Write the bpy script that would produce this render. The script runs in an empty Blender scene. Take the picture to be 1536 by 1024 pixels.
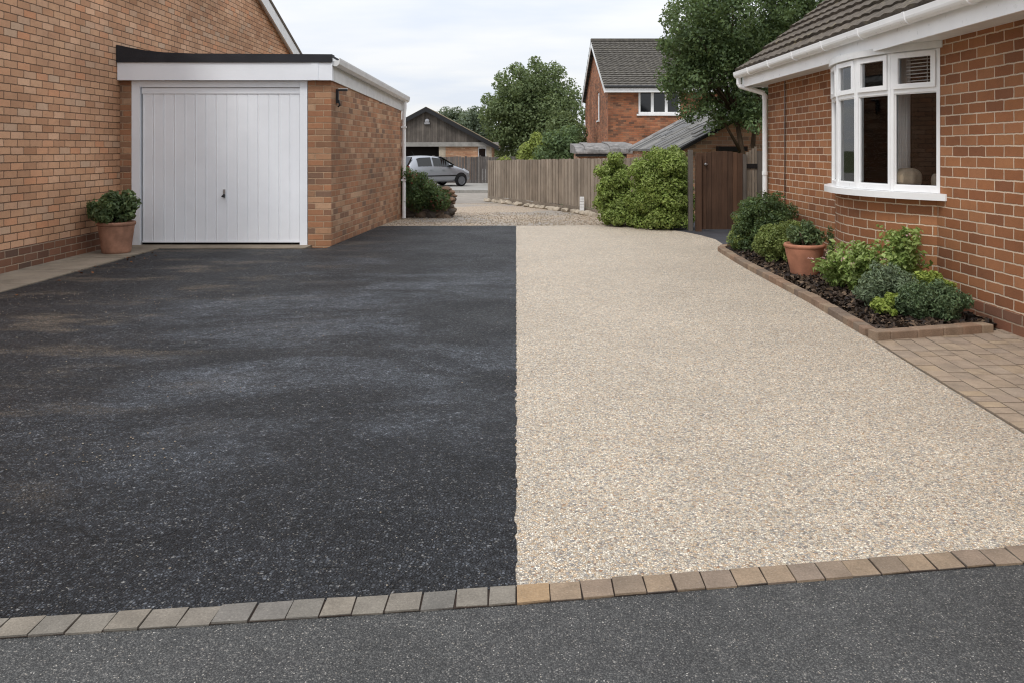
import bpy, bmesh, math, random
import numpy as np
from mathutils import Vector, Matrix
R = math.radians
S = bpy.context.scene
COL = S.collection
random.seed(7)
rng = np.random.default_rng(11)

# ------------------------------------------------------------------ helpers
def link(o):
    COL.objects.link(o); return o

def tag(o, label=None, cat=None, group=None, kind=None):
    if label: o['label'] = label
    if cat: o['category'] = cat
    if group: o['group'] = group
    if kind: o['kind'] = kind
    return o

def thing(name, label, cat, loc=(0, 0, 0), rz=0.0, group=None):
    o = bpy.data.objects.new(name, None); link(o)
    o.empty_display_size = 0.2
    o.location = loc; o.rotation_euler = (0, 0, rz)
    return tag(o, label, cat, group)

class MB:
    """collects polygons, then links them as one mesh object"""
    def __init__(s): s.v = []; s.f = []; s.uv = []; s.mi = []; s.m = 0
    def poly(s, pts, uv=None):
        pts = [Vector(p) for p in pts]
        b = len(s.v); s.v += pts; s.f.append(list(range(b, b + len(pts)))); s.mi.append(s.m)
        if uv is None:
            n = Vector((0, 0, 0))
            for i in range(len(pts)):
                a, c = pts[i], pts[(i + 1) % len(pts)]
                n += a.cross(c)
            if n.length > 0: n.normalize()
            if abs(n.z) > 0.75: uv = [(p.x, p.y) for p in pts]
            else:
                t = Vector((-n.y, n.x, 0)); t.normalize()
                if abs(t.x) > abs(t.y): t = t if t.x > 0 else -t
                else: t = t if t.y > 0 else -t
                uv = [(p.dot(t), p.z) for p in pts]
        s.uv.append(uv)
    def box(s, x0, x1, y0, y1, z0, z1, mat=None):
        c = [(x0, y0, z0), (x1, y0, z0), (x1, y1, z0), (x0, y1, z0), (x0, y0, z1), (x1, y0, z1), (x1, y1, z1), (x0, y1, z1)]
        if mat: c = [mat @ Vector(p) for p in c]
        for f in ((3, 2, 1, 0), (4, 5, 6, 7), (0, 1, 5, 4), (1, 2, 6, 5), (2, 3, 7, 6), (3, 0, 4, 7)):
            s.poly([c[i] for i in f])
    def prism(s, pts, d):
        """closed polygon pts swept along vector d"""
        pts = [Vector(p) for p in pts]; d = Vector(d); n = len(pts)
        nn = Vector((0, 0, 0))
        for i in range(n): nn += pts[i].cross(pts[(i + 1) % n])
        if nn.dot(d) > 0: pts = pts[::-1]
        s.poly(pts); s.poly([p + d for p in pts][::-1])
        for i in range(n):
            a, b = pts[i], pts[(i + 1) % n]
            s.poly([b, a, a + d, b + d])
    def tube(s, path, rad, n=10, cap=True):
        path = [Vector(p) for p in path]
        if not hasattr(rad, '__len__'): rad = [rad] * len(path)
        rings = []; up = None
        for i, p in enumerate(path):
            d = (path[min(i + 1, len(path) - 1)] - path[max(i - 1, 0)]).normalized()
            if up is None: up = Vector((0, 0, 1)) if abs(d.z) < 0.9 else Vector((1, 0, 0))
            a = d.cross(up).normalized(); b = a.cross(d).normalized(); up = b
            rings.append([p + (a * math.cos(2 * math.pi * k / n) + b * math.sin(2 * math.pi * k / n)) * rad[i] for k in range(n)])
        s.loft(rings, cap)
    def loft(s, rings, cap=True):
        n = len(rings[0]); b = len(s.v)
        for r in rings: s.v += [Vector(p) for p in r]
        for i in range(len(rings) - 1):
            for k in range(n):
                k2 = (k + 1) % n
                s.f.append([b + i * n + k, b + i * n + k2, b + (i + 1) * n + k2, b + (i + 1) * n + k]); s.mi.append(s.m)
                s.uv.append([(k / n, i), ((k + 1) / n, i), ((k + 1) / n, i + 1), (k / n, i + 1)])
        if cap:
            s.f.append([b + k for k in range(n)][::-1]); s.mi.append(s.m); s.uv.append([(0, 0)] * n)
            s.f.append([b + (len(rings) - 1) * n + k for k in range(n)]); s.mi.append(s.m); s.uv.append([(0, 0)] * n)
    def lathe(s, prof, c=(0, 0, 0), n=32, axis='z', cap=True):
        rings = []
        for r, z in prof:
            ring = []
            for k in range(n):
                a = 2 * math.pi * k / n
                if axis == 'z': ring.append((c[0] + r * math.cos(a), c[1] + r * math.sin(a), c[2] + z))
                else: ring.append((c[0] + r * math.cos(a), c[1] + z, c[2] + r * math.sin(a)))
            rings.append(ring)
        s.loft(rings, cap)
    def build(s, name, mat, parent=None, smooth=False, bevel=0.0, sub=0, fix=False):
        me = bpy.data.meshes.new(name)
        me.from_pydata([tuple(p) for p in s.v], [], s.f)
        uvl = me.uv_layers.new(name='UVMap')
        flat = [c for poly in s.uv for u in poly for c in u]
        uvl.data.foreach_set('uv', flat)
        mats = mat if isinstance(mat, (list, tuple)) else [mat]
        for m in mats: me.materials.append(m)
        me.polygons.foreach_set('material_index', s.mi)
        if smooth: me.polygons.foreach_set('use_smooth', [True] * len(me.polygons))
        if fix:
            bm = bmesh.new(); bm.from_mesh(me)
            bmesh.ops.remove_doubles(bm, verts=bm.verts, dist=1e-4)
            bmesh.ops.recalc_face_normals(bm, faces=bm.faces); bm.to_mesh(me); bm.free()
        me.update()
        o = bpy.data.objects.new(name, me); link(o)
        if parent: o.parent = parent
        if bevel:
            b = o.modifiers.new('bevel', 'BEVEL'); b.width = bevel; b.segments = 2; b.limit_method = 'ANGLE'; b.angle_limit = R(40)
        if sub:
            q = o.modifiers.new('subd', 'SUBSURF'); q.levels = sub; q.render_levels = sub
        return o

def np_mesh(name, V, F, mat, parent=None, smooth=False):
    me = bpy.data.meshes.new(name)
    V = np.asarray(V, dtype=np.float32); F = np.asarray(F, dtype=np.int32)
    k = F.shape[1]
    me.vertices.add(len(V)); me.vertices.foreach_set('co', V.ravel())
    me.loops.add(F.size); me.loops.foreach_set('vertex_index', F.ravel())
    me.polygons.add(len(F))
    me.polygons.foreach_set('loop_start', np.arange(0, F.size, k, dtype=np.int32))
    me.polygons.foreach_set('loop_total', np.full(len(F), k, dtype=np.int32))
    if smooth: me.polygons.foreach_set('use_smooth', np.ones(len(F), dtype=bool))
    me.materials.append(mat); me.update(calc_edges=True); me.validate()
    o = bpy.data.objects.new(name, me); link(o)
    if parent: o.parent = parent
    return o

# ------------------------------------------------------------------ materials
def lin(c, k=1.0):
    out = []
    for x in c[:3]:
        x = x / 255.0
        out.append(min(0.95, k * (x / 12.92 if x <= 0.04045 else ((x + 0.055) / 1.055) ** 2.4)))
    return (*out, 1.0)

class G:
    """tiny node graph builder"""
    def __init__(s, name):
        s.m = bpy.data.materials.new(name); s.m.use_nodes = True
        s.t = s.m.node_tree; s.n = s.t.nodes; s.l = s.t.links
        s.b = s.n['Principled BSDF']; s.out = s.n['Material Output']
        s.tc = s.n.new('ShaderNodeTexCoord')
    def set(s, inp, v):
        if isinstance(v, bpy.types.NodeSocket): s.l.new(v, inp)
        else: inp.default_value = v
    def M(s, op, a, b=0.0, c=0.0, clamp=False):
        n = s.n.new('ShaderNodeMath'); n.operation = op; n.use_clamp = clamp
        for i, v in enumerate((a, b, c)): s.set(n.inputs[i], v)
        return n.outputs[0]
    def sep(s, v):
        n = s.n.new('ShaderNodeSeparateXYZ'); s.l.new(v, n.inputs[0]); return n.outputs
    def comb(s, x, y, z=0.0):
        n = s.n.new('ShaderNodeCombineXYZ')
        for i, v in enumerate((x, y, z)): s.set(n.inputs[i], v)
        return n.outputs[0]
    def scale(s, v, sc):
        n = s.n.new('ShaderNodeMapping'); s.l.new(v, n.inputs[0]); n.inputs['Scale'].default_value = sc; return n.outputs[0]
    def noise(s, v, sc, detail=3.0, rough=0.55, dist=0.0):
        n = s.n.new('ShaderNodeTexNoise'); s.l.new(v, n.inputs['Vector']); n.inputs['Scale'].default_value = sc
        n.inputs['Detail'].default_value = detail; n.inputs['Roughness'].default_value = rough; n.inputs['Distortion'].default_value = dist
        return n.outputs['Fac']
    def voro(s, v, sc, feature='F1', rnd=1.0):
        n = s.n.new('ShaderNodeTexVoronoi'); n.feature = feature; s.l.new(v, n.inputs['Vector']); n.inputs['Scale'].default_value = sc
        n.inputs['Randomness'].default_value = rnd; return n
    def white(s, v, dim='2D'):
        n = s.n.new('ShaderNodeTexWhiteNoise'); n.noise_dimensions = dim
        s.l.new(v, n.inputs['Vector'] if dim != '1D' else n.inputs['W']); return n.outputs
    def ramp(s, fac, stops, interp='LINEAR'):
        n = s.n.new('ShaderNodeValToRGB'); n.color_ramp.interpolation = interp; e = n.color_ramp.elements
        while len(e) < len(stops): e.new(0.5)
        for q, (p, c) in zip(e, stops): q.position = p; q.color = c if hasattr(c, '__len__') else (c, c, c, 1)
        s.set(n.inputs[0], fac); return n.outputs[0]
    def mix(s, fac, a, b, mode='MIX'):
        n = s.n.new('ShaderNodeMix'); n.data_type = 'RGBA'; n.blend_type = mode
        s.set(n.inputs[0], fac); s.set(n.inputs[6], a); s.set(n.inputs[7], b); return n.outputs[2]
    def smooth(s, v, lo, hi, a=0.0, b=1.0):
        n = s.n.new('ShaderNodeMapRange'); n.interpolation_type = 'SMOOTHSTEP'
        s.set(n.inputs[0], v); n.inputs[1].default_value = lo; n.inputs[2].default_value = hi
        n.inputs[3].default_value = a; n.inputs[4].default_value = b; return n.outputs[0]
    def bump(s, h, strength=1.0, dist=0.01, prev=None):
        n = s.n.new('ShaderNodeBump'); n.inputs['Strength'].default_value = strength; n.inputs['Distance'].default_value = dist
        s.l.new(h, n.inputs['Height'])
        if prev is not None: s.l.new(prev, n.inputs['Normal'])
        return n.outputs[0]
    def done(s, col=None, rough=None, normal=None, spec=None, metal=None):
        if col is not None: s.set(s.b.inputs['Base Color'], col)
        if rough is not None: s.set(s.b.inputs['Roughness'], rough)
        if normal is not None: s.set(s.b.inputs['Normal'], normal)
        if spec is not None: s.set(s.b.inputs['Specular IOR Level'], spec)
        if metal is not None: s.set(s.b.inputs['Metallic'], metal)
        return s.m
    @property
    def P(s): return s.tc.outputs['Object']

def brick_mat(name, cols, mortar, bw=0.225, bh=0.083, mo=0.010, weather=0.35, k=1.0, bump=0.006):
    g = G(name)
    uv = g.tc.outputs['UV']; u, v, _ = g.sep(uv)
    wob = g.noise(uv, 14.0, 2.0); wob2 = g.noise(uv, 60.0, 3.0)
    vv = g.M('ADD', v, g.M('MULTIPLY', g.M('SUBTRACT', wob, 0.5), 0.012))
    uu = g.M('ADD', u, g.M('MULTIPLY', g.M('SUBTRACT', g.noise(uv, 9.0, 1.0), 0.5), 0.012))
    row = g.M('FLOOR', g.M('DIVIDE', vv, bh))
    us = g.M('ADD', g.M('DIVIDE', uu, bw), g.M('MULTIPLY', g.M('MODULO', g.M('ABSOLUTE', row), 2.0), 0.5))
    colm = g.M('FLOOR', us)
    fu = g.M('MULTIPLY', g.M('FRACT', us), bw); fv = g.M('MULTIPLY', g.M('FRACT', g.M('DIVIDE', vv, bh)), bh)
    du = g.M('MINIMUM', fu, g.M('SUBTRACT', bw, fu)); dv = g.M('MINIMUM', fv, g.M('SUBTRACT', bh, fv))
    d = g.M('MINIMUM', du, dv)
    d = g.M('ADD', d, g.M('MULTIPLY', g.M('SUBTRACT', wob2, 0.5), 0.010))
    mask = g.smooth(d, mo / 2 - 0.0015, mo / 2 + 0.002)
    wn = g.white(g.comb(colm, row))
    n = len(cols); stops = [((i + 0.5) / n, lin(c, k)) for i, c in enumerate(cols)]
    col = g.ramp(wn[0], stops)
    # kiln mottling inside each brick, then broad weathering
    off = g.comb(g.M('ADD', u, g.M('MULTIPLY', wn[0], 7.0)), v)
    mot = g.noise(off, 22.0, 5.0, 0.65)
    col = g.mix(g.smooth(mot, 0.42, 0.78, 0.0, 0.45), col, g.mix(0.5, col, lin((108, 72, 54), k)))
    fine = g.noise(off, 130.0, 3.0, 0.7)
    col = g.mix(1.0, col, g.ramp(fine, [(0.25, 0.84), (0.75, 1.13)]), 'MULTIPLY')
    pit = g.noise(off, 48.0, 2.0, 0.5)
    col = g.mix(g.smooth(pit, 0.73, 0.77, 0.0, 0.5), col, lin((70, 52, 44)))
    mort = g.mix(1.0, lin(mortar, k), g.ramp(wob2, [(0.2, 0.7), (0.8, 1.2)]), 'MULTIPLY')
    c = g.mix(mask, mort, col)
    w = g.noise(uv, 0.7, 4.0, 0.6)
    c = g.mix(1.0, c, g.ramp(w, [(0.3, 1.0 - weather), (0.65, 1.06)]), 'MULTIPLY')
    h = g.M('ADD', mask, g.M('MULTIPLY', fine, 0.25))
    h = g.M('SUBTRACT', h, g.M('MULTIPLY', g.smooth(pit, 0.70, 0.74), 0.4))
    return g.done(c, 0.88, g.bump(h, 0.9, bump), 0.25)

def plain_mat(name, c, rough=0.5, spec=0.5, metal=0.0, dirt=0.12, dscale=3.0, bump=0.0, bscale=40.0, k=1.0):
    g = G(name)
    n = g.noise(g.P, dscale, 5.0, 0.6)
    col = g.mix(1.0, lin(c, k), g.ramp(n, [(0.3, 1 - dirt), (0.7, 1.0 + dirt * 0.4)]), 'MULTIPLY')
    nr = g.bump(g.noise(g.P, bscale, 4.0), 0.6, bump) if bump else None
    r = g.M('ADD', rough, g.M('MULTIPLY', g.M('SUBTRACT', g.noise(g.P, dscale * 4, 3.0), 0.5), 0.15), clamp=True)
    return g.done(col, r, nr, spec, metal)

def timber_mat(name, c0, c1, rough=0.8, grain=1.0, k=1.0):
    g = G(name)
    geo = g.n.new('ShaderNodeNewGeometry'); rnd = geo.outputs['Random Per Island']
    p = g.scale(g.P, (38.0, 38.0, 1.6))
    pv = g.n.new('ShaderNodeVectorMath'); pv.operation = 'ADD'; g.l.new(p, pv.inputs[0]); g.l.new(g.comb(g.M('MULTIPLY', rnd, 50.0), 0.0, g.M('MULTIPLY', rnd, 20.0)), pv.inputs[1])
    n = g.noise(pv.outputs[0], 1.0, 5.0, 0.65, 0.6)
    col = g.mix(rnd, lin(c0, k), lin(c1, k))
    col = g.mix(1.0, col, g.ramp(n, [(0.25, 0.62), (0.7, 1.15)]), 'MULTIPLY')
    st = g.noise(g.P, 2.2, 4.0, 0.6)
    col = g.mix(1.0, col, g.ramp(st, [(0.3, 0.75), (0.65, 1.08)]), 'MULTIPLY')
    return g.done(col, rough, g.bump(n, 0.5 * grain, 0.004), 0.2)

def leaf_mat(name, cols, rough=0.55, trans=0.34, k=1.45):
    g = G(name)
    geo = g.n.new('ShaderNodeNewGeometry'); rnd = geo.outputs['Random Per Island']
    n = len(cols)
    col = g.ramp(rnd, [((i + 0.5) / n, lin(c, k)) for i, c in enumerate(cols)])
    big = g.noise(g.P, 3.0, 2.0)
    col = g.mix(1.0, col, g.ramp(big, [(0.3, 0.72), (0.7, 1.2)]), 'MULTIPLY')
    g.done(col, rough, None, 0.35)
    tr = g.n.new('ShaderNodeBsdfTranslucent'); g.l.new(g.mix(0.35, col, lin((140, 150, 80), k)), tr.inputs[0])
    mx = g.n.new('ShaderNodeMixShader'); mx.inputs[0].default_value = trans
    g.l.new(g.b.outputs[0], mx.inputs[1]); g.l.new(tr.outputs[0], mx.inputs[2]); g.l.new(mx.outputs[0], g.out.inputs[0])
    return g.m

def pane_mat(name, tint=0.9):
    g = G(name)
    tr = g.n.new('ShaderNodeBsdfTransparent'); tr.inputs[0].default_value = (tint, tint, tint, 1)
    gl = g.n.new('ShaderNodeBsdfGlossy'); gl.inputs['Roughness'].default_value = 0.02; gl.inputs[0].default_value = (1, 1, 1, 1)
    fr = g.n.new('ShaderNodeFresnel'); fr.inputs[0].default_value = 1.5
    mx = g.n.new('ShaderNodeMixShader'); g.l.new(fr.outputs[0], mx.inputs[0]); g.l.new(tr.outputs[0], mx.inputs[1]); g.l.new(gl.outputs[0], mx.inputs[2])
    g.l.new(mx.outputs[0], g.out.inputs[0]); return g.m

def tarmac_mat():
    g = G('tarmac'); p = g.P
    pd = g.n.new('ShaderNodeVectorMath'); pd.operation = 'ADD'; g.l.new(p, pd.inputs[0])
    g.l.new(g.comb(g.M('MULTIPLY', g.noise(p, 90.0, 1.0), 0.010), g.M('MULTIPLY', g.noise(g.scale(p, (1.0, 1.1, 1.0)), 84.0, 1.0), 0.010)), pd.inputs[1])
    v1 = g.voro(pd.outputs[0], 96.0); c1 = g.sep(v1.outputs['Color'])
    v2 = g.voro(p, 260.0); c2 = g.sep(v2.outputs['Color'])
    col = g.ramp(c1[0], [(0.0, lin((32, 33, 36))), (0.4, lin((52, 54, 58))), (0.75, lin((70, 73, 78))), (0.95, lin((90, 93, 98))), (1.0, lin((132, 130, 126)))])
    dte = g.voro(pd.outputs[0], 96.0, 'DISTANCE_TO_EDGE').outputs['Distance']
    gap = g.smooth(dte, 0.03, 0.17, 1.0, 0.0)
    col = g.mix(g.M('MULTIPLY', gap, 0.92), col, lin((12, 12, 13)))
    col = g.mix(1.0, col, g.ramp(c2[1], [(0.0, 0.72), (0.9, 1.12), (1.0, 1.5)]), 'MULTIPLY')
    col = g.mix(g.smooth(c2[0], 0.982, 0.992, 0.0, 0.8), col, lin((160, 152, 140)))
    # dry, worn pale patches and scuffed zones
    pat = g.noise(g.scale(p, (0.5, 0.9, 1.0)), 1.0, 7.0, 0.70, 0.8)
    x, y, _ = g.sep(p)
    pm = g.smooth(pat, 0.42, 0.64)
    zx = g.M('DIVIDE', g.M('ADD', x, 1.1), 2.1); zy = g.M('DIVIDE', g.M('SUBTRACT', y, 6.6), 3.8)
    zone = g.smooth(g.M('ADD', g.M('MULTIPLY', zx, zx), g.M('MULTIPLY', zy, zy)), 0.15, 1.25, 1.0, 0.12)
    pm = g.M('MULTIPLY', pm, zone)
    dust = g.mix(g.M('MULTIPLY', gap, 0.8), g.ramp(c1[0], [(0.0, lin((84, 89, 97))), (1.0, lin((156, 163, 172)))]), lin((30, 31, 34)))
    col = g.mix(g.M('MULTIPLY', g.M('MULTIPLY', pm, 0.85), g.smooth(g.noise(p, 5.5, 6.0, 0.75), 0.34, 0.60, 0.35, 1.0)), col, dust)
    cl = g.sep(g.voro(pd.outputs[0], 38.0).outputs['Color']); cf = g.noise(p, 30.0, 4.0, 0.8)
    col = g.mix(1.0, col, g.ramp(cl[0], [(0.0, 0.72), (0.7, 1.08), (1.0, 1.3)]), 'MULTIPLY')
    col = g.mix(1.0, col, g.ramp(cf, [(0.3, 0.72), (0.7, 1.28)]), 'MULTIPLY')
    dk = g.noise(p, 2.6, 5.0, 0.65)
    col = g.mix(1.0, col, g.ramp(dk, [(0.3, 0.74), (0.7, 1.28)]), 'MULTIPLY')
    # sandy dust with tan chips, mostly over the left half
    x, y, _ = g.sep(p)
    sm = g.smooth(g.noise(g.scale(p, (0.8, 1.7, 1.0)), 1.3, 4.0, 0.65), 0.50, 0.68)
    lf = g.smooth(x, -3.4, -0.9, 1.0, 0.0)
    sm = g.M('MULTIPLY', sm, lf)
    chip = g.smooth(c2[2], 0.55, 0.66)
    col = g.mix(g.M('MULTIPLY', g.M('MULTIPLY', sm, chip), 0.9), col, g.ramp(c1[2], [(0.0, lin((112, 98, 82))), (1.0, lin((172, 156, 134)))]))
    # tar-rich strip along the house side and along the cut
    # hairline cracks
    pw = g.n.new('ShaderNodeVectorMath'); pw.operation = 'ADD'; g.l.new(p, pw.inputs[0])
    wv = g.noise(p, 3.5, 4.0, 0.7); g.l.new(g.comb(g.M('MULTIPLY', wv, 0.5), g.M('MULTIPLY', g.noise(p, 3.1, 4.0, 0.7), 0.5)), pw.inputs[1])
    ce = g.voro(pw.outputs[0], 0.85, 'DISTANCE_TO_EDGE').outputs['Distance']
    cm = g.M('MULTIPLY', g.smooth(ce, 0.002, 0.008, 1.0, 0.0), g.M('MULTIPLY', g.smooth(g.noise(p, 0.8, 2.0), 0.47, 0.55), g.smooth(y, 2.9, 3.6, 1.0, 0.0)))
    col = g.mix(g.M('MULTIPLY', cm, 0.8), col, lin((16, 16, 17)))
    h = g.M('SUBTRACT', g.smooth(dte, 0.0, 0.34), g.M('MULTIPLY', cm, 1.5))
    h = g.M('ADD', h, g.M('MULTIPLY', c1[1], 0.9))
    rough = g.M('ADD', 0.56, g.M('MULTIPLY', g.M('SUBTRACT', g.noise(p, 1.4, 3.0), 0.5), 0.35))
    return g.done(col, rough, g.bump(h, 1.0, 0.010), 0.3)

def road_mat():
    g = G('road_asphalt'); p = g.P
    v1 = g.voro(p, 210.0); c1 = g.sep(v1.outputs['Color'])
    v2 = g.voro(p, 330.0); c2 = g.sep(v2.outputs['Color'])
    col = g.ramp(c1[0], [(0.0, lin((70, 70, 69))), (0.5, lin((88, 88, 86))), (0.9, lin((106, 105, 102))), (0.97, lin((126, 123, 118))), (1.0, lin((150, 145, 137)))])
    col = g.mix(g.smooth(c2[0], 0.982, 0.992, 0.0, 0.9), col, g.ramp(c2[1], [(0.0, lin((170, 158, 140))), (1.0, lin((224, 220, 212)))]))
    col = g.mix(g.M('MULTIPLY', g.smooth(v1.outputs['Distance'], 0.3, 0.66), 0.6), col, lin((40, 40, 41)))
    col = g.mix(1.0, col, g.ramp(g.noise(p, 1.6, 5.0, 0.6), [(0.3, 0.80), (0.7, 1.15)]), 'MULTIPLY')
    col = g.mix(1.0, col, g.ramp(g.noise(p, 14.0, 4.0, 0.6), [(0.3, 0.86), (0.7, 1.12)]), 'MULTIPLY')
    h = g.M('ADD', g.M('SUBTRACT', 1.0, v1.outputs['Distance']), g.M('MULTIPLY', c1[1], 0.6))
    return g.done(col, 0.75, g.bump(h, 0.9, 0.004), 0.3)

def resin_mat():
    g = G('resin_gravel'); p = g.P
    pd = g.n.new('ShaderNodeVectorMath'); pd.operation = 'ADD'; g.l.new(p, pd.inputs[0])
    g.l.new(g.comb(g.M('MULTIPLY', g.noise(p, 100.0, 1.0), 0.008), g.M('MULTIPLY', g.noise(g.scale(p, (1.0, 1.1, 1.0)), 92.0, 1.0), 0.008)), pd.inputs[1])
    v1 = g.voro(pd.outputs[0], 128.0); c1 = g.sep(v1.outputs['Color'])
    col = g.ramp(c1[0], [(0.02, lin((132, 128, 124))), (0.10, lin((178, 171, 162))), (0.28, lin((218, 206, 187))), (0.42, lin((198, 168, 134))), (0.52, lin((228, 216, 196))),
                         (0.66, lin((242, 234, 219))), (0.78, lin((210, 184, 152))), (0.88, lin((222, 210, 190))), (0.97, lin((156, 152, 150))), (1.0, lin((160, 120, 86)))])
    dte = g.voro(pd.outputs[0], 128.0, 'DISTANCE_TO_EDGE').outputs['Distance']
    gap = g.smooth(dte, 0.02, 0.16, 1.0, 0.0)
    col = g.mix(g.M('MULTIPLY', gap, 0.72), col, lin((110, 97, 80)))
    col = g.mix(1.0, col, g.ramp(g.noise(p, 0.9, 5.0, 0.6), [(0.3, 0.90), (0.7, 1.06)]), 'MULTIPLY')
    col = g.mix(1.0, col, g.ramp(g.noise(p, 9.0, 4.0, 0.6), [(0.3, 0.93), (0.7, 1.05)]), 'MULTIPLY')
    cl = g.sep(g.voro(p, 46.0).outputs['Color'])
    col = g.mix(1.0, col, g.ramp(cl[0], [(0.0, 0.93), (1.0, 1.05)]), 'MULTIPLY')
    col = g.mix(1.0, col, g.ramp(g.noise(p, 36.0, 3.0, 0.8), [(0.3, (1.10, 1.10, 1.09, 1)), (0.7, (1.24, 1.24, 1.23, 1))]), 'MULTIPLY')
    h = g.M('ADD', g.smooth(dte, 0.0, 0.34), g.M('MULTIPLY', c1[1], 0.4))
    return g.done(col, 0.6, g.bump(h, 0.8, 0.005), 0.35)

def gravel_mat(name='gravel_lane', k=1.0):
    g = G(name); p = g.P
    v1 = g.voro(p, 58.0); c1 = g.sep(v1.outputs['Color'])
    col = g.ramp(c1[0], [(0.0, lin((130, 118, 106), k)), (0.3, lin((176, 158, 136), k)), (0.55, lin((198, 176, 148), k)), (0.8, lin((168, 160, 152), k)), (1.0, lin((216, 202, 182), k))])
    col = g.mix(g.M('MULTIPLY', g.smooth(v1.outputs['Distance'], 0.4, 0.95), 0.55), col, lin((84, 70, 56), k))
    grey = g.smooth(g.noise(p, 0.45, 3.0), 0.48, 0.62)
    col = g.mix(g.M('MULTIPLY', grey, 0.6), col, lin((146, 144, 140), k))
    h = g.M('SUBTRACT', 1.0, v1.outputs['Distance'])
    return g.done(col, 0.85, g.bump(h, 0.8, 0.015), 0.25)

def concrete_mat(name, c, k=1.0, moss=0.3, scale=1.0):
    g = G(name); p = g.P
    n = g.noise(p, 3.0 * scale, 6.0, 0.65); f = g.noise(p, 90.0, 3.0, 0.7)
    col = g.mix(1.0, lin(c, k), g.ramp(n, [(0.3, 0.72), (0.7, 1.15)]), 'MULTIPLY')
    col = g.mix(1.0, col, g.ramp(f, [(0.3, 0.85), (0.7, 1.12)]), 'MULTIPLY')
    mo = g.smooth(g.noise(p, 1.7, 5.0, 0.7), 0.52, 0.70)
    col = g.mix(g.M('MULTIPLY', mo, moss), col, lin((70, 66, 48)))
    return g.done(col, 0.9, g.bump(g.M('ADD', f, n), 0.5, 0.004), 0.2)

def paver_mat(name, cols, k=1.0):
    g = G(name)
    geo = g.n.new('ShaderNodeNewGeometry'); rnd = geo.outputs['Random Per Island']
    oi = g.n.new('ShaderNodeObjectInfo')
    r = g.M('FRACT', g.M('ADD', rnd, oi.outputs['Random']))
    n = len(cols); p = g.P
    col = g.ramp(r, [((i + 0.5) / n, lin(c, k)) for i, c in enumerate(cols)])
    f = g.noise(p, 150.0, 4.0, 0.7); b = g.noise(p, 9.0, 5.0, 0.65)
    col = g.mix(1.0, col, g.ramp(f, [(0.3, 0.78), (0.7, 1.2)]), 'MULTIPLY')
    col = g.mix(1.0, col, g.ramp(b, [(0.3, 0.74), (0.7, 1.12)]), 'MULTIPLY')
    sp = g.sep(g.voro(p, 240.0).outputs['Color'])
    col = g.mix(g.smooth(sp[0], 0.95, 0.98, 0.0, 0.10), col, lin((205, 196, 180)))
    return g.done(col, 0.85, g.bump(f, 0.6, 0.003), 0.25)

def tile_mat(name, c, k=1.0, moss=(132, 122, 96)):
    g = G(name); p = g.P
    geo = g.n.new('ShaderNodeNewGeometry')
    n = g.noise(p, 5.0, 6.0, 0.7); f = g.noise(p, 60.0, 4.0, 0.7)
    col = g.mix(1.0, lin(c, k), g.ramp(n, [(0.3, 0.55), (0.7, 1.4)]), 'MULTIPLY')
    col = g.mix(1.0, col, g.ramp(f, [(0.3, 0.65), (0.7, 1.3)]), 'MULTIPLY')
    li = g.M('MULTIPLY', g.smooth(g.noise(p, 11.0, 4.0, 0.7), 0.55, 0.66), g.smooth(g.noise(p, 1.3, 3.0), 0.42, 0.6))
    col = g.mix(g.M('MULTIPLY', li, 0.7), col, lin(moss))
    return g.done(col, 0.9, g.bump(f, 0.6, 0.006), 0.2)

K = 1.0
BR_LEFT = brick_mat('brick_left_house', [(148, 112, 86), (162, 126, 98), (154, 118, 92), (174, 140, 113), (142, 105, 79), (166, 132, 104), (164, 118, 88), (158, 133, 111), (158, 120, 92)], (92, 72, 56), k=1.95, mo=0.010)
BR_PLINTH = brick_mat('brick_plinth', [(118, 82, 64), (132, 92, 70), (104, 76, 62), (140, 98, 76), (92, 74, 64), (126, 84, 64)], (158, 138, 118), mo=0.011, k=1.2)
BR_GAR = brick_mat('brick_garage', [(152, 110, 82), (164, 118, 88), (132, 100, 78), (174, 136, 106), (146, 104, 78), (120, 96, 80), (160, 112, 82), (176, 142, 114)], (168, 140, 114), k=1.25, mo=0.012)
BR_RIGHT = brick_mat('brick_bungalow', [(148, 98, 66), (160, 107, 71), (168, 117, 80), (144, 94, 64), (156, 102, 67), (172, 121, 86), (150, 100, 67), (136, 90, 63)], (216, 194, 170), k=1.08, mo=0.0105)
BR_FAR = brick_mat('brick_far_house', [(162, 106, 76), (174, 116, 84), (146, 94, 70), (116, 82, 66), (178, 126, 94), (100, 76, 64), (164, 104, 74)], (140, 108, 86), k=1.12, mo=0.012, weather=0.55)
BR_OUT = brick_mat('brick_outbuilding', [(150, 112, 90), (164, 124, 98), (134, 104, 86), (168, 132, 106), (120, 98, 84)], (160, 142, 124), k=1.9, mo=0.012, weather=0.5)
UPVC = plain_mat('white_upvc', (240, 240, 239), 0.3, 0.5, dirt=0.06, dscale=4.0)
UPVC_OLD = plain_mat('weathered_white_upvc', (226, 226, 224), 0.4, 0.45, dirt=0.14, dscale=6.0)
DOORW = plain_mat('white_painted_steel', (242, 245, 249), 0.38, 0.45, dirt=0.07, dscale=1.5)
FELT = plain_mat('black_roof_felt', (44, 44, 48), 0.75, 0.4, dirt=0.3, dscale=5.0, bump=0.004, bscale=80)
BLACK = plain_mat('black_plastic', (22, 22, 24), 0.45, 0.5, dirt=0.2)
STEEL = plain_mat('brushed_metal', (176, 176, 178), 0.35, 0.5, 0.9, dirt=0.15)
DARK = plain_mat('dark_interior', (34, 30, 28), 0.9, 0.1, dirt=0.2)
ROOMW = plain_mat('room_paint', (20, 21, 22), 0.9, 0.1)
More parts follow.
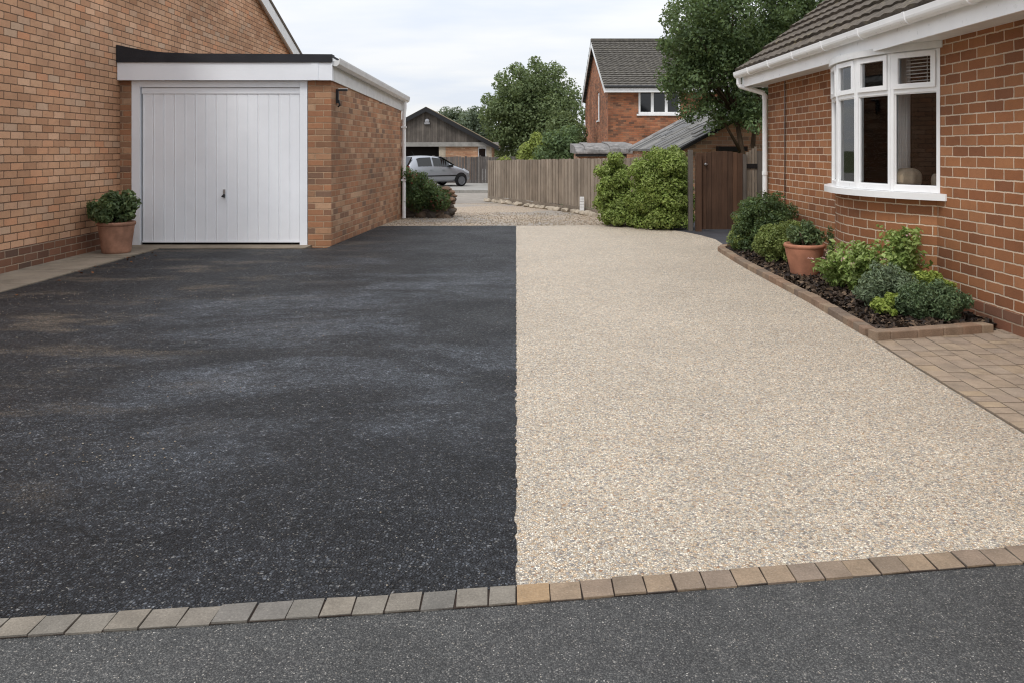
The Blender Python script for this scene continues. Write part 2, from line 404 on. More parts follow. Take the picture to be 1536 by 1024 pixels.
ROOMF = plain_mat('room_carpet', (24, 24, 25), 0.95, 0.1)
TILE = tile_mat('brown_roof_tile', (96, 88, 79), 1.0)
TILE_FAR = tile_mat('grey_roof_tile', (100, 96, 90), 1.0, (120, 116, 92))
SLATE = tile_mat('slate_roof', (112, 111, 110), 1.0, (146, 142, 132))
LEAD = plain_mat('weathered_lead', (132, 128, 124), 0.7, 0.3, dirt=0.65, dscale=6.0, bump=0.03, bscale=5.0)
FENCE = timber_mat('grey_fence_timber', (138, 125, 110), (172, 159, 143), k=0.9)
FENCE_DK = timber_mat('dark_fence_timber', (88, 84, 82), (120, 112, 106))
GATE = timber_mat('brown_gate_timber', (78, 59, 47), (98, 73, 57))
DKTIM = timber_mat('black_stained_boards', (92, 86, 80), (118, 110, 102))
TERRA = plain_mat('terracotta', (178, 122, 96), 0.8, 0.3, dirt=0.35, dscale=7.0, bump=0.003, bscale=60)
TERRA2 = plain_mat('weathered_terracotta', (166, 124, 102), 0.85, 0.25, dirt=0.4, dscale=8.0, bump=0.003, bscale=60)
SOIL = concrete_mat('dark_soil', (52, 42, 36), 1.0, 0.2)
CONC = concrete_mat('concrete_path', (140, 129, 114), 1.0, 0.45)
PAVE = concrete_mat('pavement_concrete', (150, 147, 141), 1.0, 0.1)
LANE = concrete_mat('lane_concrete', (146, 139, 130), 1.0, 0.15)
GRASS = concrete_mat('rough_ground', (78, 84, 48), 1.0, 0.3)
STONE = paver_mat('rockery_stone', [(92, 84, 76), (112, 100, 88), (80, 76, 72), (124, 106, 88), (100, 90, 80), (138, 114, 92)], 1.0)
STONE_P = concrete_mat('pale_stone', (176, 164, 146), 1.0, 0.2, 2.0)
PATIO = paver_mat('patio_block', [(174, 155, 135), (180, 160, 138), (168, 150, 132), (184, 162, 134), (174, 157, 139), (170, 152, 132)], 0.80)
EDGE_G = paver_mat('grey_sett', [(134, 127, 116), (120, 116, 109), (140, 131, 118), (126, 121, 114)], 0.85)
EDGE_T = paver_mat('tan_sett', [(158, 138, 116), (166, 144, 119), (148, 131, 113), (156, 136, 117), (140, 128, 116)], 0.78)
EDGE_O = paver_mat('orange_tan_sett', [(176, 148, 114), (174, 146, 114)], 0.8)
EDGE_B = paver_mat('bed_edging_brick', [(146, 124, 104), (134, 114, 97), (154, 134, 112), (118, 104, 92), (144, 118, 97)], 0.95)
TARMAC, ROAD, RESIN, GRAVEL = tarmac_mat(), road_mat(), resin_mat(), gravel_mat()
DKPATH = plain_mat('dark_side_path', (62, 62, 66), 0.7, 0.4, dirt=0.3, bump=0.004, bscale=120)
BARK = plain_mat('tree_bark', (84, 70, 56), 0.95, 0.1, dirt=0.4, dscale=8, bump=0.02, bscale=18)
PANE = pane_mat('clear_pane')
def darkglass(name, c=(20, 22, 24)):
    g = G(name); return g.done(lin(c), 0.05, None, 0.6)
DGLASS = darkglass('dark_glass')
L_HEDGE = leaf_mat('leaf_bright_shrub', [(116, 134, 64), (138, 154, 80), (98, 116, 52), (156, 168, 98), (126, 142, 70)], k=1.2)
L_DARK = leaf_mat('leaf_dark_green', [(58, 74, 44), (72, 90, 54), (50, 64, 40), (92, 110, 68), (64, 82, 48)])
L_BALL = leaf_mat('leaf_box_ball', [(102, 114, 60), (118, 130, 72), (86, 100, 52), (132, 142, 82)])
L_PER = leaf_mat('leaf_perennial', [(122, 142, 74), (142, 160, 92), (104, 124, 60), (158, 172, 108)], trans=0.35)
L_LAV = leaf_mat('leaf_grey_green', [(96, 110, 82), (114, 126, 98), (82, 96, 70), (102, 114, 92)], trans=0.15)
L_YEL = leaf_mat('leaf_yellow_green', [(132, 146, 66), (150, 162, 82), (112, 128, 56)])
L_HEBE = leaf_mat('leaf_dark_hebe', [(72, 90, 60), (88, 104, 70), (58, 74, 50), (96, 112, 80)], trans=0.15)
L_TREE = leaf_mat('leaf_tree', [(80, 94, 60), (96, 110, 72), (68, 82, 52), (114, 126, 88), (86, 100, 66)])
L_RTREE = leaf_mat('leaf_near_tree', [(68, 86, 54), (82, 100, 64), (56, 72, 46), (102, 120, 78), (76, 92, 58)])
L_YTREE = leaf_mat('leaf_yellow_tree', [(118, 128, 62), (134, 144, 74), (100, 112, 54)])
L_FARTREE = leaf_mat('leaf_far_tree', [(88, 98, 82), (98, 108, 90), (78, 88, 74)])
L_POT = leaf_mat('leaf_pot_shrub', [(72, 88, 56), (88, 104, 68), (60, 74, 48), (114, 130, 90)])
L_RED = leaf_mat('leaf_red_tip', [(132, 76, 62), (150, 92, 76), (110, 70, 58)], k=1.0)
FLOWER = leaf_mat('pink_petal', [(214, 170, 172), (226, 190, 186), (200, 150, 156)], k=1.0)

# ------------------------------------------------------------------ foliage
def leaf_cloud(P, N, L, W, jit=0.35):
    """P positions, N facing; returns V,F for folded leaves"""
    n = len(P)
    N = N + rng.normal(0, jit, (n, 3)); N /= np.linalg.norm(N, axis=1)[:, None] + 1e-9
    a = np.cross(N, rng.normal(0, 1, (n, 3))); a /= np.linalg.norm(a, axis=1)[:, None] + 1e-9
    b = np.cross(N, a)
    s = rng.uniform(0.65, 1.35, n)[:, None]
    l, w = L * s, W * s
    V = np.stack([P - a * l * 0.5, P + b * w * 0.5 + N * w * 0.22, P + a * l * 0.5 - N * l * 0.12, P - b * w * 0.5 + N * w * 0.22], 1).reshape(-1, 3)
    i = np.arange(n)[:, None] * 4
    F = np.concatenate([i + [0, 1, 2], i + [0, 2, 3]], 0)
    return V, F

def dirs(n, zmin=-1.0):
    d = rng.normal(0, 1, (n * 3 + 20, 3)); d /= np.linalg.norm(d, axis=1)[:, None]
    d = d[d[:, 2] > zmin]
    return d[:n]

def clumps_in(c, rad, n, r0=0.22, r1=0.38, inner=0.45, zmin=-0.55):
    c = np.array(c); rad = np.array(rad); d = dirs(n, zmin)
    t = rng.uniform(inner, 0.86, len(d))[:, None]
    m = rad.mean()
    return [(c + rad * dd * tt, m * rng.uniform(r0, r1)) for dd, tt in zip(d, t)]

def crown_mesh(name, clumps, n, L, W, mat, parent, out=0.9, jit=0.45, zmin=-1e9, upright=0.25):
    w = np.array([r ** 2 for _, r in clumps]); w = w / w.sum()
    k = rng.choice(len(clumps), n, p=w)
    C = np.array([c for c, _ in clumps])[k]; r = np.array([q for _, q in clumps])[k]
    d = rng.normal(0, 1, (n, 3)); d /= np.linalg.norm(d, axis=1)[:, None]
    t = rng.uniform(0.35, 1.0, n) ** 0.55
    P = C + d * (r * t)[:, None]
    ok = P[:, 2] > zmin; P, d = P[ok], d[ok]
    N = d * out + np.array([0, 0, upright])
    V, F = leaf_cloud(P, N, L, W, jit)
    return np_mesh(name, V, F, mat, parent)

def shrub(name, label, cat, base, c, rad, mat, n, L, W, ncl=40, group=None, skirt=0, stems=5, r0=0.22, r1=0.36, jit=0.45, inner=0.4, zmin=0.03, stem_mat=None):
    t = thing(name, label, cat, base, 0, group)
    c = np.array(c) - np.array(base)
    cl = clumps_in(c, rad, ncl, r0, r1, inner, -0.75)
    cl += [(c * [1, 1, 0.9], min(rad) * 0.62)]
    for k in range(skirt):
        a = rng.uniform(0, 6.283); q = rng.uniform(.55, .92)
        cl.append((np.array([c[0] + rad[0] * q * math.cos(a), c[1] + rad[1] * q * math.sin(a), rng.uniform(.06, c[2] * .75)]), min(rad) * rng.uniform(.2, .34)))
    crown_mesh('foliage', cl, n, L, W, mat, t, jit=jit, zmin=zmin - base[2])
    b = MB()
    for k in range(stems):
        e = Vector((c[0] + random.uniform(-.5, .5) * rad[0], c[1] + random.uniform(-.5, .5) * rad[1], c[2] + 0.2 * rad[2]))
        b.tube([(random.uniform(-.03, .03), random.uniform(-.03, .03), -0.03), e * 0.5 + Vector((0, 0, 0.02)), e], [0.012, 0.009, 0.004], 6)
    b.build('stem', BARK, t, smooth=True)
    return t

# ------------------------------------------------------------------ ground
def gz(y):
    if y <= 14: return 0.0
    if y >= 38: return -0.47
    return -0.47 * (y - 14) / 24

def sheet(name, rows, mat, dz, label=None, nx=1):
    """rows of (y, x0, x1) following the fall of the land"""
    b = MB()
    for (ya, a0, a1), (yb, b0, b1) in zip(rows, rows[1:]):
        for k in range(nx):
            t0, t1 = k / nx, (k + 1) / nx
            b.poly([(a0 + (a1 - a0) * t0, ya, gz(ya) + dz), (a0 + (a1 - a0) * t1, ya, gz(ya) + dz), (b0 + (b1 - b0) * t1, yb, gz(yb) + dz), (b0 + (b1 - b0) * t0, yb, gz(yb) + dz)])
    o = b.build(name, mat); o['kind'] = 'structure'
    return o

def flat(name, pts, z, mat):
    b = MB(); b.poly([(x, y, z) for x, y in pts]); o = b.build(name, mat); o['kind'] = 'structure'; return o

sheet('ground', [(-300, -700, 700), (14, -700, 700), (38, -700, 700), (900, -700, 700)], GRASS, -0.03)

def edge_hi(x):     # back line of the front setts
    return 2.372 + (0.120 if x < 0 else 0.145) * x
def edge_lo(x):
    return 2.276 + (0.116 if x < 0 else 0.143) * x

xs = np.linspace(-30, 30, 41)
flat('road', [(-30, -5), (30, -5)] + [(x, edge_lo(x) + 0.004) for x in xs[::-1]], 0.006, ROAD)
# divide line with a slightly ragged cut
div = [(random.gauss(0, 0.004), y) for y in np.linspace(edge_hi(0) - 0.01, 13.57, 420)]
tl = [(-4.66, edge_hi(-4.66) - 0.01), (-4.66, 10.38), (-4.6, 10.5), (-2.49, 10.5), (-2.49, 10.6), (-2.30, 13.52)]
flat('tarmac_drive', div + [(-0.6, 13.60), (-1.4, 13.55), (-2.30, 13.52)] + [(-2.42, 11.6), (-2.49, 10.50), (-4.6, 10.50), (-4.66, 10.38), (-4.66, edge_hi(-4.66) - 0.01)] + [(x, edge_hi(x) - 0.01) for x in (-3, -1.5)], 0.010, TARMAC)
res_r = [(1.0, 13.68), (1.68, 13.72), (2.1, 13.45), (2.45, 13.0), (2.66, 12.6), (2.80, 12.1), (2.88, 11.55), (2.84, 11.0), (2.62, 10.35), (2.54, 9.4), (2.51, 8.6), (2.49, 6.8), (2.43, 5.5), (2.385, 4.84), (2.36, 4.39), (2.34, 3.99), (2.31, 3.5), (2.28, edge_hi(2.28) - 0.01)]
flat('resin_drive', div[::-1] + [(x, edge_hi(x) - 0.01) for x in (0.8, 1.6)] + res_r[::-1] + [(0.4, 13.62)], 0.006, RESIN)
flat('side_path', [(2.5, 10.2), (3.7, 10.2), (3.7, 14.5), (2.5, 14.5)], 0.001, DKPATH)

def fence_x(y):
    pts = [(13.0, 2.85), (18.0, 1.22), (23.4, -0.8), (24.5, -1.2)]
    if y <= pts[0][0]: return pts[0][1]
    for (a, xa), (b, xb) in zip(pts, pts[1:]):
        if y <= b: return xa + (xb - xa) * (y - a) / (b - a)
    return pts[-1][1]
sheet('gravel_lane', [(13.40, -3.0, 2.6), (14, -3.0, fence_x(14) - 0.1)] + [(y, -5.0, fence_x(y) + 0.05) for y in np.linspace(14.5, 21.6, 12)], GRAVEL, -0.006)
sheet('lane_road', [(y, -30, 16) for y in (21.6, 24, 27, 30)], LANE, -0.004)
# raised forecourt the car stands on
b = MB()
b.poly([(-30, 30, -0.213), (16, 30, -0.213), (16, 38, -0.445), (-30, 38, -0.445)])
b.poly([(-30, 38, -0.445), (16, 38, -0.445), (16, 60, -0.445), (-30, 60, -0.445)])
o = b.build('forecourt_pavement', PAVE); o['kind'] = 'structure'
b = MB()
x = -14.0
while x < 4:
    b.box(x, x + 0.905, 29.85, 30.0, -0.36, -0.205); x += 0.915
o = b.build('kerb', PAVE, bevel=0.01); o['kind'] = 'structure'

# concrete strip along the left house and garage threshold
b = MB()
y = 1.2
while y < 10.3:
    ln = 0.92; x1 = -4.64 + random.uniform(-.01, .01)
    b.box(-5.32, x1, y, min(y + ln - 0.008, 10.42), -0.05, 0.022 + random.uniform(-.003, .003)); y += ln
b.box(-5.31, -2.75, 10.425, 10.9, -0.05, 0.020)
o = b.build('concrete_path', CONC, bevel=0.008); o['kind'] = 'structure'

# patio of random-length blocks between drive and bungalow
b = MB()
def drive_r(y):
    ys = [(2.0, 2.24), (3.5, 2.31), (3.99, 2.34), (4.39, 2.36), (4.84, 2.385), (5.6, 2.44)]
    for (a, xa), (c, xc) in zip(ys, ys[1:]):
        if y <= c: return xa + (xc - xa) * (y - a) / (c - a)
    return 2.44
for r_ in range(11):
    w = 0.124; y = 2.2 + random.uniform(0, .15)
    while y < 5.72:
        ln = random.choice([0.09, 0.125, 0.125, 0.18])
        y1 = min(y + ln, 5.50 + 0.235 * (r_ * w + 0.05))
        if y1 - y > 0.04:
            j = 0.004; z = 0.012 + random.uniform(-.002, .002)
            x0a, x0b = drive_r(y) + 0.008 + r_ * w, drive_r(y1) + 0.008 + r_ * w
            x1a, x1b = min(x0a + w, 3.52), min(x0b + w, 3.52)
            if x1a - x0a > 0.03:
                q = [(x0a + j, y + j), (x1a - j, y + j), (x1b - j, y1 - j), (x0b + j, y1 - j)]
                b.prism([(p[0], p[1], -0.04) for p in q], (0, 0, z + 0.04))
        y += ln
o = b.build('patio_paving', PATIO, bevel=0.006); o['kind'] = 'structure'
flat('patio_bedding', [(2.1, 1.9), (3.52, 1.9), (3.52, 5.8), (2.46, 5.6)], 0.001, SOIL)

# front row of setts: one thing, every sett a part
t = thing('sett_edging', 'single row of small block setts, half grey half tan, edging the drive along the road', 'edging')
x = -3.4; k = 0
first_tan = False
while x < 3.4:
    w = 0.094 * random.uniform(0.93, 1.08)
    if x < 0 < x + w: w = max(0.05, -x)
    if abs(x) < 1e-6: x = 0.0
    y0, y1 = edge_lo(x + w / 2) + 0.002, edge_hi(x + w / 2) - 0.004
    m = EDGE_G if x < -0.001 else (EDGE_O if not first_tan else EDGE_T)
    if x >= -0.001: first_tan = True
    b = MB(); sl = 0.118 if x < 0 else 0.144; g_ = 0.0026
    j0 = random.uniform(-.003, .003)
    jj = lambda: random.uniform(-.0018, .0018)
    q = [(x + g_ + jj(), y0 - sl * w / 2 + j0 + jj()), (x + w - g_ + jj(), y0 + sl * w / 2 + j0 + jj()), (x + w - g_ + jj(), y1 + sl * w / 2 + j0 + jj()), (x + g_ + jj(), y1 - sl * w / 2 + j0 + jj())]
    b.prism([(p[0], p[1], -0.05) for p in q], (0, 0, 0.0625 + random.uniform(-.002, .002)))
    b.build('sett', m, t, bevel=0.006)
    x += w
flat('sett_bedding', [(-3.6, edge_lo(-3.6)), (0, edge_lo(0)), (3.5, edge_lo(3.5)), (3.5, edge_hi(3.5)), (0, edge_hi(0)), (-3.6, edge_hi(-3.6))], 0.0085, SOIL)

# loose stone and chips --------------------------------------------------
def stones(name, P, s0, s1, mat, flatz=0.6):
    n = len(P)
    base = np.array([[1, 0, 0], [0, 1, 0], [-1, 0, 0], [0, -1, 0], [0, 0, 1], [0, 0, -1]], float)
    f = np.array([[0, 1, 4], [1, 2, 4], [2, 3, 4], [3, 0, 4], [1, 0, 5], [2, 1, 5], [3, 2, 5], [0, 3, 5]])
    V = np.repeat(base[None], n, 0) * rng.uniform(0.6, 1.3, (n, 6, 1))
    a = rng.uniform(0, 6.28, n); ca, sa = np.cos(a), np.sin(a)
    X = V[:, :, 0] * ca[:, None] - V[:, :, 1] * sa[:, None]; Y = V[:, :, 0] * sa[:, None] + V[:, :, 1] * ca[:, None]
    V[:, :, 0], V[:, :, 1] = X, Y; V[:, :, 2] *= flatz
    V = V * rng.uniform(s0, s1, n)[:, None, None] + P[:, None, :]
    F = (f[None] + (np.arange(n) * 6)[:, None, None]).reshape(-1, 3)
    o = np_mesh(name, V.reshape(-1, 3), F, mat); o['kind'] = 'stuff'; return o
def pebble_mat(name, cols):
    g = G(name); geo = g.n.new('ShaderNodeNewGeometry'); n = len(cols)
    return g.done(g.ramp(geo.outputs['Random Per Island'], [((i + .5) / n, lin(c)) for i, c in enumerate(cols)]), 0.8, None, 0.25)
PEB = pebble_mat('loose_pebble', [(140, 126, 108), (176, 160, 138), (120, 110, 98), (198, 186, 166), (158, 138, 114)])
CHIP = pebble_mat('bark_chip', [(62, 52, 44), (78, 64, 52), (48, 42, 38), (96, 78, 62), (42, 38, 36), (124, 104, 84), (56, 50, 48)])
pts = []
for cx, cy, sx, sy, n in [(-3.2, 7.0, .55, .15, 90), (-4.2, 7.0, .3, .12, 50), (-3.4, 6.2, .9, .3, 80), (-2.2, 5.4, .8, .3, 60), (-1.9, 4.3, .7, .3, 40), (-1.75, 3.4, .2, .12, 60), (-1.2, 2.6, .6, .2, 20), (-4.4, 8.6, .08, .9, 50), (-2.5, 9.0, 1.2, .6, 30)]:
    pts.append(np.c_[rng.normal(cx, sx, n), rng.normal(cy, sy, n), np.full(n, 0.013)])
pts = np.concatenate(pts); pts = pts[(pts[:, 0] > -4.64) & (pts[:, 0] < -0.05) & (pts[:, 1] > 2.3)]
tag(stones('loose_stones', pts, 0.0025, 0.006, PEB), 'scattered tan grit lying loose on the black tarmac', 'grit')
n = 6500
yy = rng.uniform(13.5, 17.5, n) ; xx = rng.uniform(-2.9, 2.4, n)
ok = np.array([x < fence_x(y) - 0.15 and (rng.random() < 1.2 - (y - 13.5) / 5) for x, y in zip(xx, yy)])
pts = np.c_[xx, yy, np.array([gz(y) for y in yy])][ok]
tag(stones('gravel', pts, 0.006, 0.015, PEB, 0.7), 'loose tan gravel spread where the drive ends', 'gravel')
n = 90
pts = np.c_[rng.normal(0.03, 0.03, n), rng.uniform(edge_hi(0), 13.4, n), np.full(n, 0.012)]
tag(stones('edge_grit', pts, 0.002, 0.005, PEB), 'crumbs of stone along the join of the tarmac and the pale drive', 'grit')

# ------------------------------------------------------------------ roofs
def tile_roof(b, p0, du, lu, dv, lv, exp=0.30, per=0.30, amp=0.022, th=0.02, spp=8):
    p0, du, dv = Vector(p0), Vector(du).normalized(), Vector(dv).normalized()
    nn = du.cross(dv).normalized()
    if nn.z < 0: nn = -nn
    nu = max(2, int(lu / per * spp)); nc = max(1, int(math.ceil(lv / exp)))
    for j in range(nc):
        v0, v1 = j * exp, min((j + 1) * exp + 0.02, lv)
        lo, hi, sk = [], [], []
        ph = 0.0
        for i in range(nu + 1):
            u = lu * i / nu; w = amp * abs(math.sin(math.pi * (u + ph) / per)) ** 1.5
            tj = th + 0.006 * math.sin(i // spp * 12.9 + j * 78.2)
            lo.append(p0 + du * u + dv * v0 + nn * (w + tj)); hi.append(p0 + du * u + dv * v1 + nn * w)
            sk.append(p0 + du * u + dv * v0 + nn * (w - 0.01))
        base = len(b.v); b.v += lo + hi + sk; q = nu + 1
        for i in range(nu):
            b.f.append([base + i, base + i + 1, base + q + i + 1, base + q + i]); b.mi.append(0); b.uv.append([(0, 0)] * 4)
            b.f.append([base + 2 * q + i, base + 2 * q + i + 1, base + i + 1, base + i]); b.mi.append(0); b.uv.append([(0, 0)] * 4)

# ------------------------------------------------------------------ left house
t = thing('brick_house', 'large pinkish brick gable-end house rising beside the garage', 'house', (-5.33, 10, 0))
def T(b, name, mat, root, **k):
    """builds world-space geometry under a root standing at its base"""
    o = b.build(name, mat, root, **k)
    o.matrix_parent_inverse = root.matrix_basis.inverted()
    return o
bpy.context.view_layer.update()
EAV, RID, SL = 3.25, 12.9, 0.344
def house_z(y): return 5.80 - abs(y - RID) * SL
b = MB()
b.prism([(-5.33, 5.0, 0.262), (-5.33, 20.8, 0.262), (-5.33, 20.8, house_z(20.8)), (-5.33, RID, house_z(RID)), (-5.33, 5.0, house_z(5.0))], (-7, 0, 0))
T(b, 'wall', BR_LEFT, t)
b = MB(); b.box(-12.35, -5.318, 4.99, 20.81, -0.4, 0.262); T(b, 'plinth', BR_PLINTH, t)
b = MB()
for s_ in (-1, 1):
    e = 5.0 - 0.35 if s_ < 0 else 20.8 + 0.35
    yr = RID
    b.prism([(-5.20, e, house_z(e) + 0.03), (-5.20, yr, house_z(yr) + 0.03), (-5.20, yr, house_z(yr) + 0.10), (-5.20, e, house_z(e) + 0.10)], (-7.3, 0, 0))
T(b, 'roof', TILE, t)
b = MB()
for s_ in (-1, 1):
    e = 5.0 - 0.30 if s_ < 0 else 20.8 + 0.30
    b.prism([(-5.215, e, house_z(e) - 0.24), (-5.215, RID - 0.001 * s_, house_z(RID) - 0.24), (-5.215, RID - 0.001 * s_, house_z(RID) + 0.028), (-5.215, e, house_z(e) + 0.028)], (-0.03, 0, 0))
    b.prism([(-5.245, e, house_z(e) - 0.165), (-5.245, RID, house_z(RID) - 0.165), (-5.245, RID, house_z(RID) - 0.15), (-5.245, e, house_z(e) - 0.15)], (-0.085, 0, 0))
T(b, 'bargeboard', UPVC_OLD, t)

# ------------------------------------------------------------------ garage
t = thing('brick_garage', 'flat-roofed brick garage with a white up-and-over door', 'garage', (-3.9, 10.76, 0))
GY = 10.76
def gs(y): return -2.484 + (y - GY) * 0.0585       # outer face of the side wall
def gzr(y): return 2.235 - (y - GY) * 0.040        # falling top of the side wall
YB = 15.3
b = MB()
b.box(-5.325, -5.17, GY, GY + 0.24, -0.1, 2.24)
T(b, 'wall', BR_GAR, t)
b = MB()
b.prism([(-2.80, GY, -0.1), (-2.80, GY, 2.235), (gs(GY), GY, 2.235), (gs(GY), GY, -0.1)], (0, 0.24, 0))
b.poly([(gs(GY), GY + 0.002, -0.1), (gs(YB), YB, -0.1), (gs(YB), YB, gzr(YB)), (gs(GY), GY + 0.002, gzr(GY))])
b.poly([(gs(GY) - 0.24, GY + .25, -0.1), (gs(GY) - .24, GY + .25, gzr(GY)), (gs(YB) - 0.24, YB, gzr(YB)), (gs(YB) - 0.24, YB, -0.1)])
b.box(-5.325, gs(YB) - 0.001, YB, YB + 0.22, -0.1, gzr(YB))
T(b, 'wall', BR_GAR, t)
b = MB()
b.prism([(-5.325, GY - 0.03, 2.47), (gs(GY) + 0.02, GY - 0.03, 2.47), (gs(YB) + 0.02, YB + 0.3, 2.29), (-5.325, YB + 0.3, 2.29)], (0, 0, 0.095))
b.prism([(-5.325, GY - 0.105, 2.466), (-5.325, GY - 0.105, 2.70), (-5.15, GY - 0.105, 2.662), (-4.95, GY - 0.105, 2.625), (-4.7, GY - 0.105, 2.598), (-4.3, GY - 0.105, 2.582), (-2.452, GY - 0.105, 2.572), (-2.452, GY - 0.105, 2.466)], (0, 0.16, 0))
b.prism([(-5.325, GY + .055, 2.56), (-5.325, GY + .055, 2.70), (-5.15, GY + .055, 2.662), (-4.95, GY + .055, 2.60), (-4.9, GY + .055, 2.56)], (0, 4.7, -0.16))
T(b, 'felt_roof', FELT, t)
b = MB()
b.box(-5.32, -2.47, GY - 0.085, GY - 0.005, 2.228, 2.464)
b.box(-2.735, -2.64, GY - 0.092, GY - 0.084, 2.230, 2.462)
b.box(-2.469, -2.452, GY - 0.089, GY - 0.01, 2.224, 2.465)
T(b, 'front_fascia', DOORW, t, bevel=0.004)
b = MB()
b.prism([(gs(GY) + 0.003, GY - 0.004, 2.225), (gs(YB) + 0.003, YB + .26, gzr(YB) - 0.01), (gs(YB) + 0.003, YB + .26, gzr(YB) + 0.20), (gs(GY) + 0.003, GY - 0.004, 2.46)], (0.022, 0, 0))
T(b, 'side_fascia', UPVC_OLD, t)
b = MB()
prof = [(0.0, 0.05), (0.0, -0.03), (0.02, -0.055), (0.06, -0.06), (0.095, -0.03), (0.105, 0.03), (0.105, 0.05), (0.095, 0.05), (0.09, 0.02), (0.01, 0.01), (0.008, 0.05)]
def gut(y, z): return [(gs(y) + 0.03 + a, y, z + c) for a, c in prof]
b.loft([gut(GY - 0.07, 2.475), gut(YB + 0.3, 2.475 - 0.2)])
T(b, 'gutter', UPVC_OLD, t)
b = MB()
xp = gs(YB) + 0.075
b.tube([(xp, YB + 0.12, 2.25), (xp, YB + 0.12, 2.1), (xp - 0.015, YB + 0.12, 2.0), (xp - 0.015, YB + 0.12, -0.02)], 0.036, 12)
for z in (1.72, 0.7): b.box(xp - 0.065, xp + 0.03, YB + 0.075, YB + 0.165, z, z + 0.03)
T(b, 'downpipe', UPVC, t, smooth=False)
# door frame
b = MB()
b.box(-5.165, -5.055, GY - 0.012, GY + 0.11, 0.012, 2.224)
b.box(-2.905, -2.805, GY - 0.012, GY + 0.11, 0.012, 2.224)
b.box(-5.053, -2.907, GY - 0.010, GY + 0.11, 2.14, 2.222)
T(b, 'door_frame', DOORW, t, bevel=0.004)
# door leaf: header rail, ribbed panel
b = MB()
n = 15; x0, x1 = -5.035, -2.915; z0, z1 = 0.07, 2.06
w = (x1 - x0) / n
for k in range(n):
    a, c = x0 + k * w, x0 + (k + 1) * w
    yf = GY + 0.022
    b.prism([(a + 0.003, yf + .002, 0), (a + 0.016, yf - 0.004, 0), (a + .030, yf, 0), (c - 0.004, yf, 0), (c - .0005, yf + 0.006, 0), (c - .0005, yf + 0.03, 0), (a, yf + 0.03, 0), (a, yf + 0.006, 0)], (0, 0, 1))
for i in range(len(b.v)):
    b.v[i].z = z0 if b.v[i].z < 0.5 else z1
b.box(x0 - 0.005, x1 + 0.005, GY + 0.010, GY + 0.04, 2.055, 2.135)
b.box(x0, x1, GY + 0.016, GY + 0.04, 0.05, 0.072)
door = T(b, 'garage_door', DOORW, t)
b = MB(); b.box(-5.06, -2.90, GY + 0.06, GY + 0.30, 0.015, 2.15); T(b, 'dark_gap', DARK, t)
b = MB()
hx = -3.93
b.box(hx - 0.012, hx + 0.012, GY + 0.002, GY + 0.022, 0.655, 0.70)
b.lathe([(0.0, -0.035), (0.017, -0.034), (0.02, -0.02), (0.011, -0.012), (0.011, 0.0)], (hx, GY + 0.004, 0.675), 14, axis='y')
b.tube([(hx - .02, GY - 0.03, 0.672), (hx + 0.02, GY - 0.03, 0.672)], 0.010, 8)
h = b.build('handle', BLACK, door, bevel=0.003); h.matrix_parent_inverse = (t.matrix_basis).inverted()
door.matrix_parent_inverse = t.matrix_basis.inverted()
h.matrix_parent_inverse = Matrix.Identity(4)
b = MB()
b.box(hx - 0.014, hx + 0.014, GY + 0.004, GY + 0.02, 0.70, 0.765)
h = b.build('lock_plate', STEEL, door)
# wall bracket light on the side wall
t = thing('wall_light', 'small black bracket light high on the garage side wall', 'light', (gs(11.0), 11.0, 2.0))
b = MB()
b.box(0.0, 0.03, -0.03, 0.03, -0.06, 0.13); t1 = b.build('bracket', BLACK, t, bevel=0.006)
b = MB(); b.box(0.03, 0.15, -0.028, 0.028, 0.105, 0.130); b.build('arm', BLACK, t, bevel=0.004)
b = MB(); b.box(0.035, 0.155, -0.03, 0.03, 0.131, 0.142); b.build('lamp_cover', UPVC_OLD, t, bevel=0.003)
b = MB(); b.tube([(0.03, 0, -0.02), (0.05, 0, -0.09), (0.02, 0, -0.11)], 0.012, 8); b.build('cable', BLACK, t, smooth=True)

# ------------------------------------------------------------------ bungalow (right)
t = thing('brick_bungalow', 'red brick bungalow with tiled roof and white bow window', 'bungalow', (3.5, 6, 0))
HX, HY = 3.5, 11.1
YA, YC, ZS, ZT = 6.6, 8.65, 0.94, 2.14
def wbox(b, y0, y1, z0, z1): b.box(HX, HX + 0.28, y0, y1, z0, z1)
b = MB()
wbox(b, -2.0, YA, 0.0, 2.20)
wbox(b, YC, HY, 0.0, 2.20)
b.box(HX + 0.002, HX + 0.28, YA, YC, 0.0, ZS - 0.06)
b.box(HX + 0.28, 11.0, HY - 0.28, HY, -0.2, 2.2)
b.box(HX + 0.28, 11.0, -2.0, -1.72, -0.2, 2.2)
b.box(11.0, 11.28, -2.0, HY, -0.2, 2.2)
b.prism([(HX, HY - .001, 2.2), (11.28, HY - .001, 2.2), ((HX + 11.28) / 2, HY - .001, 5.2)], (0, -0.26, 0))
T(b, 'wall', BR_RIGHT, t)
# curved brick apron under the bow
CX, CY, RR = 4.734, 7.625, 1.604
HA = math.asin((YC - YA) / 2 / RR)
def arc(r, a): return (CX - r * math.cos(a), CY + r * math.sin(a))
b = MB(); n = 40; r = RR - 0.035
for k in range(n):
    a0, a1 = -HA * 0.985 + 2 * HA * 0.985 * k / n, -HA * 0.985 + 2 * HA * 0.985 * (k + 1) / n
    p, q = arc(r, a0), arc(r, a1)
    b.poly([(*q, -0.05), (*p, -0.05), (*p, ZS - 0.055), (*q, ZS - 0.055)], [(r * a1, -0.05), (r * a0, -0.05), (r * a0, ZS - .055), (r * a1, ZS - .055)])
T(b, 'bow_apron', BR_RIGHT, t)
b = MB()
b.box(HX - 0.012, HX - 0.001, -2.0, YA - .02, -0.1, 0.155); b.box(HX - 0.012, HX - 0.001, YC + .02, HY, -0.1, 0.155)
T(b, 'plinth', BR_PLINTH, t)
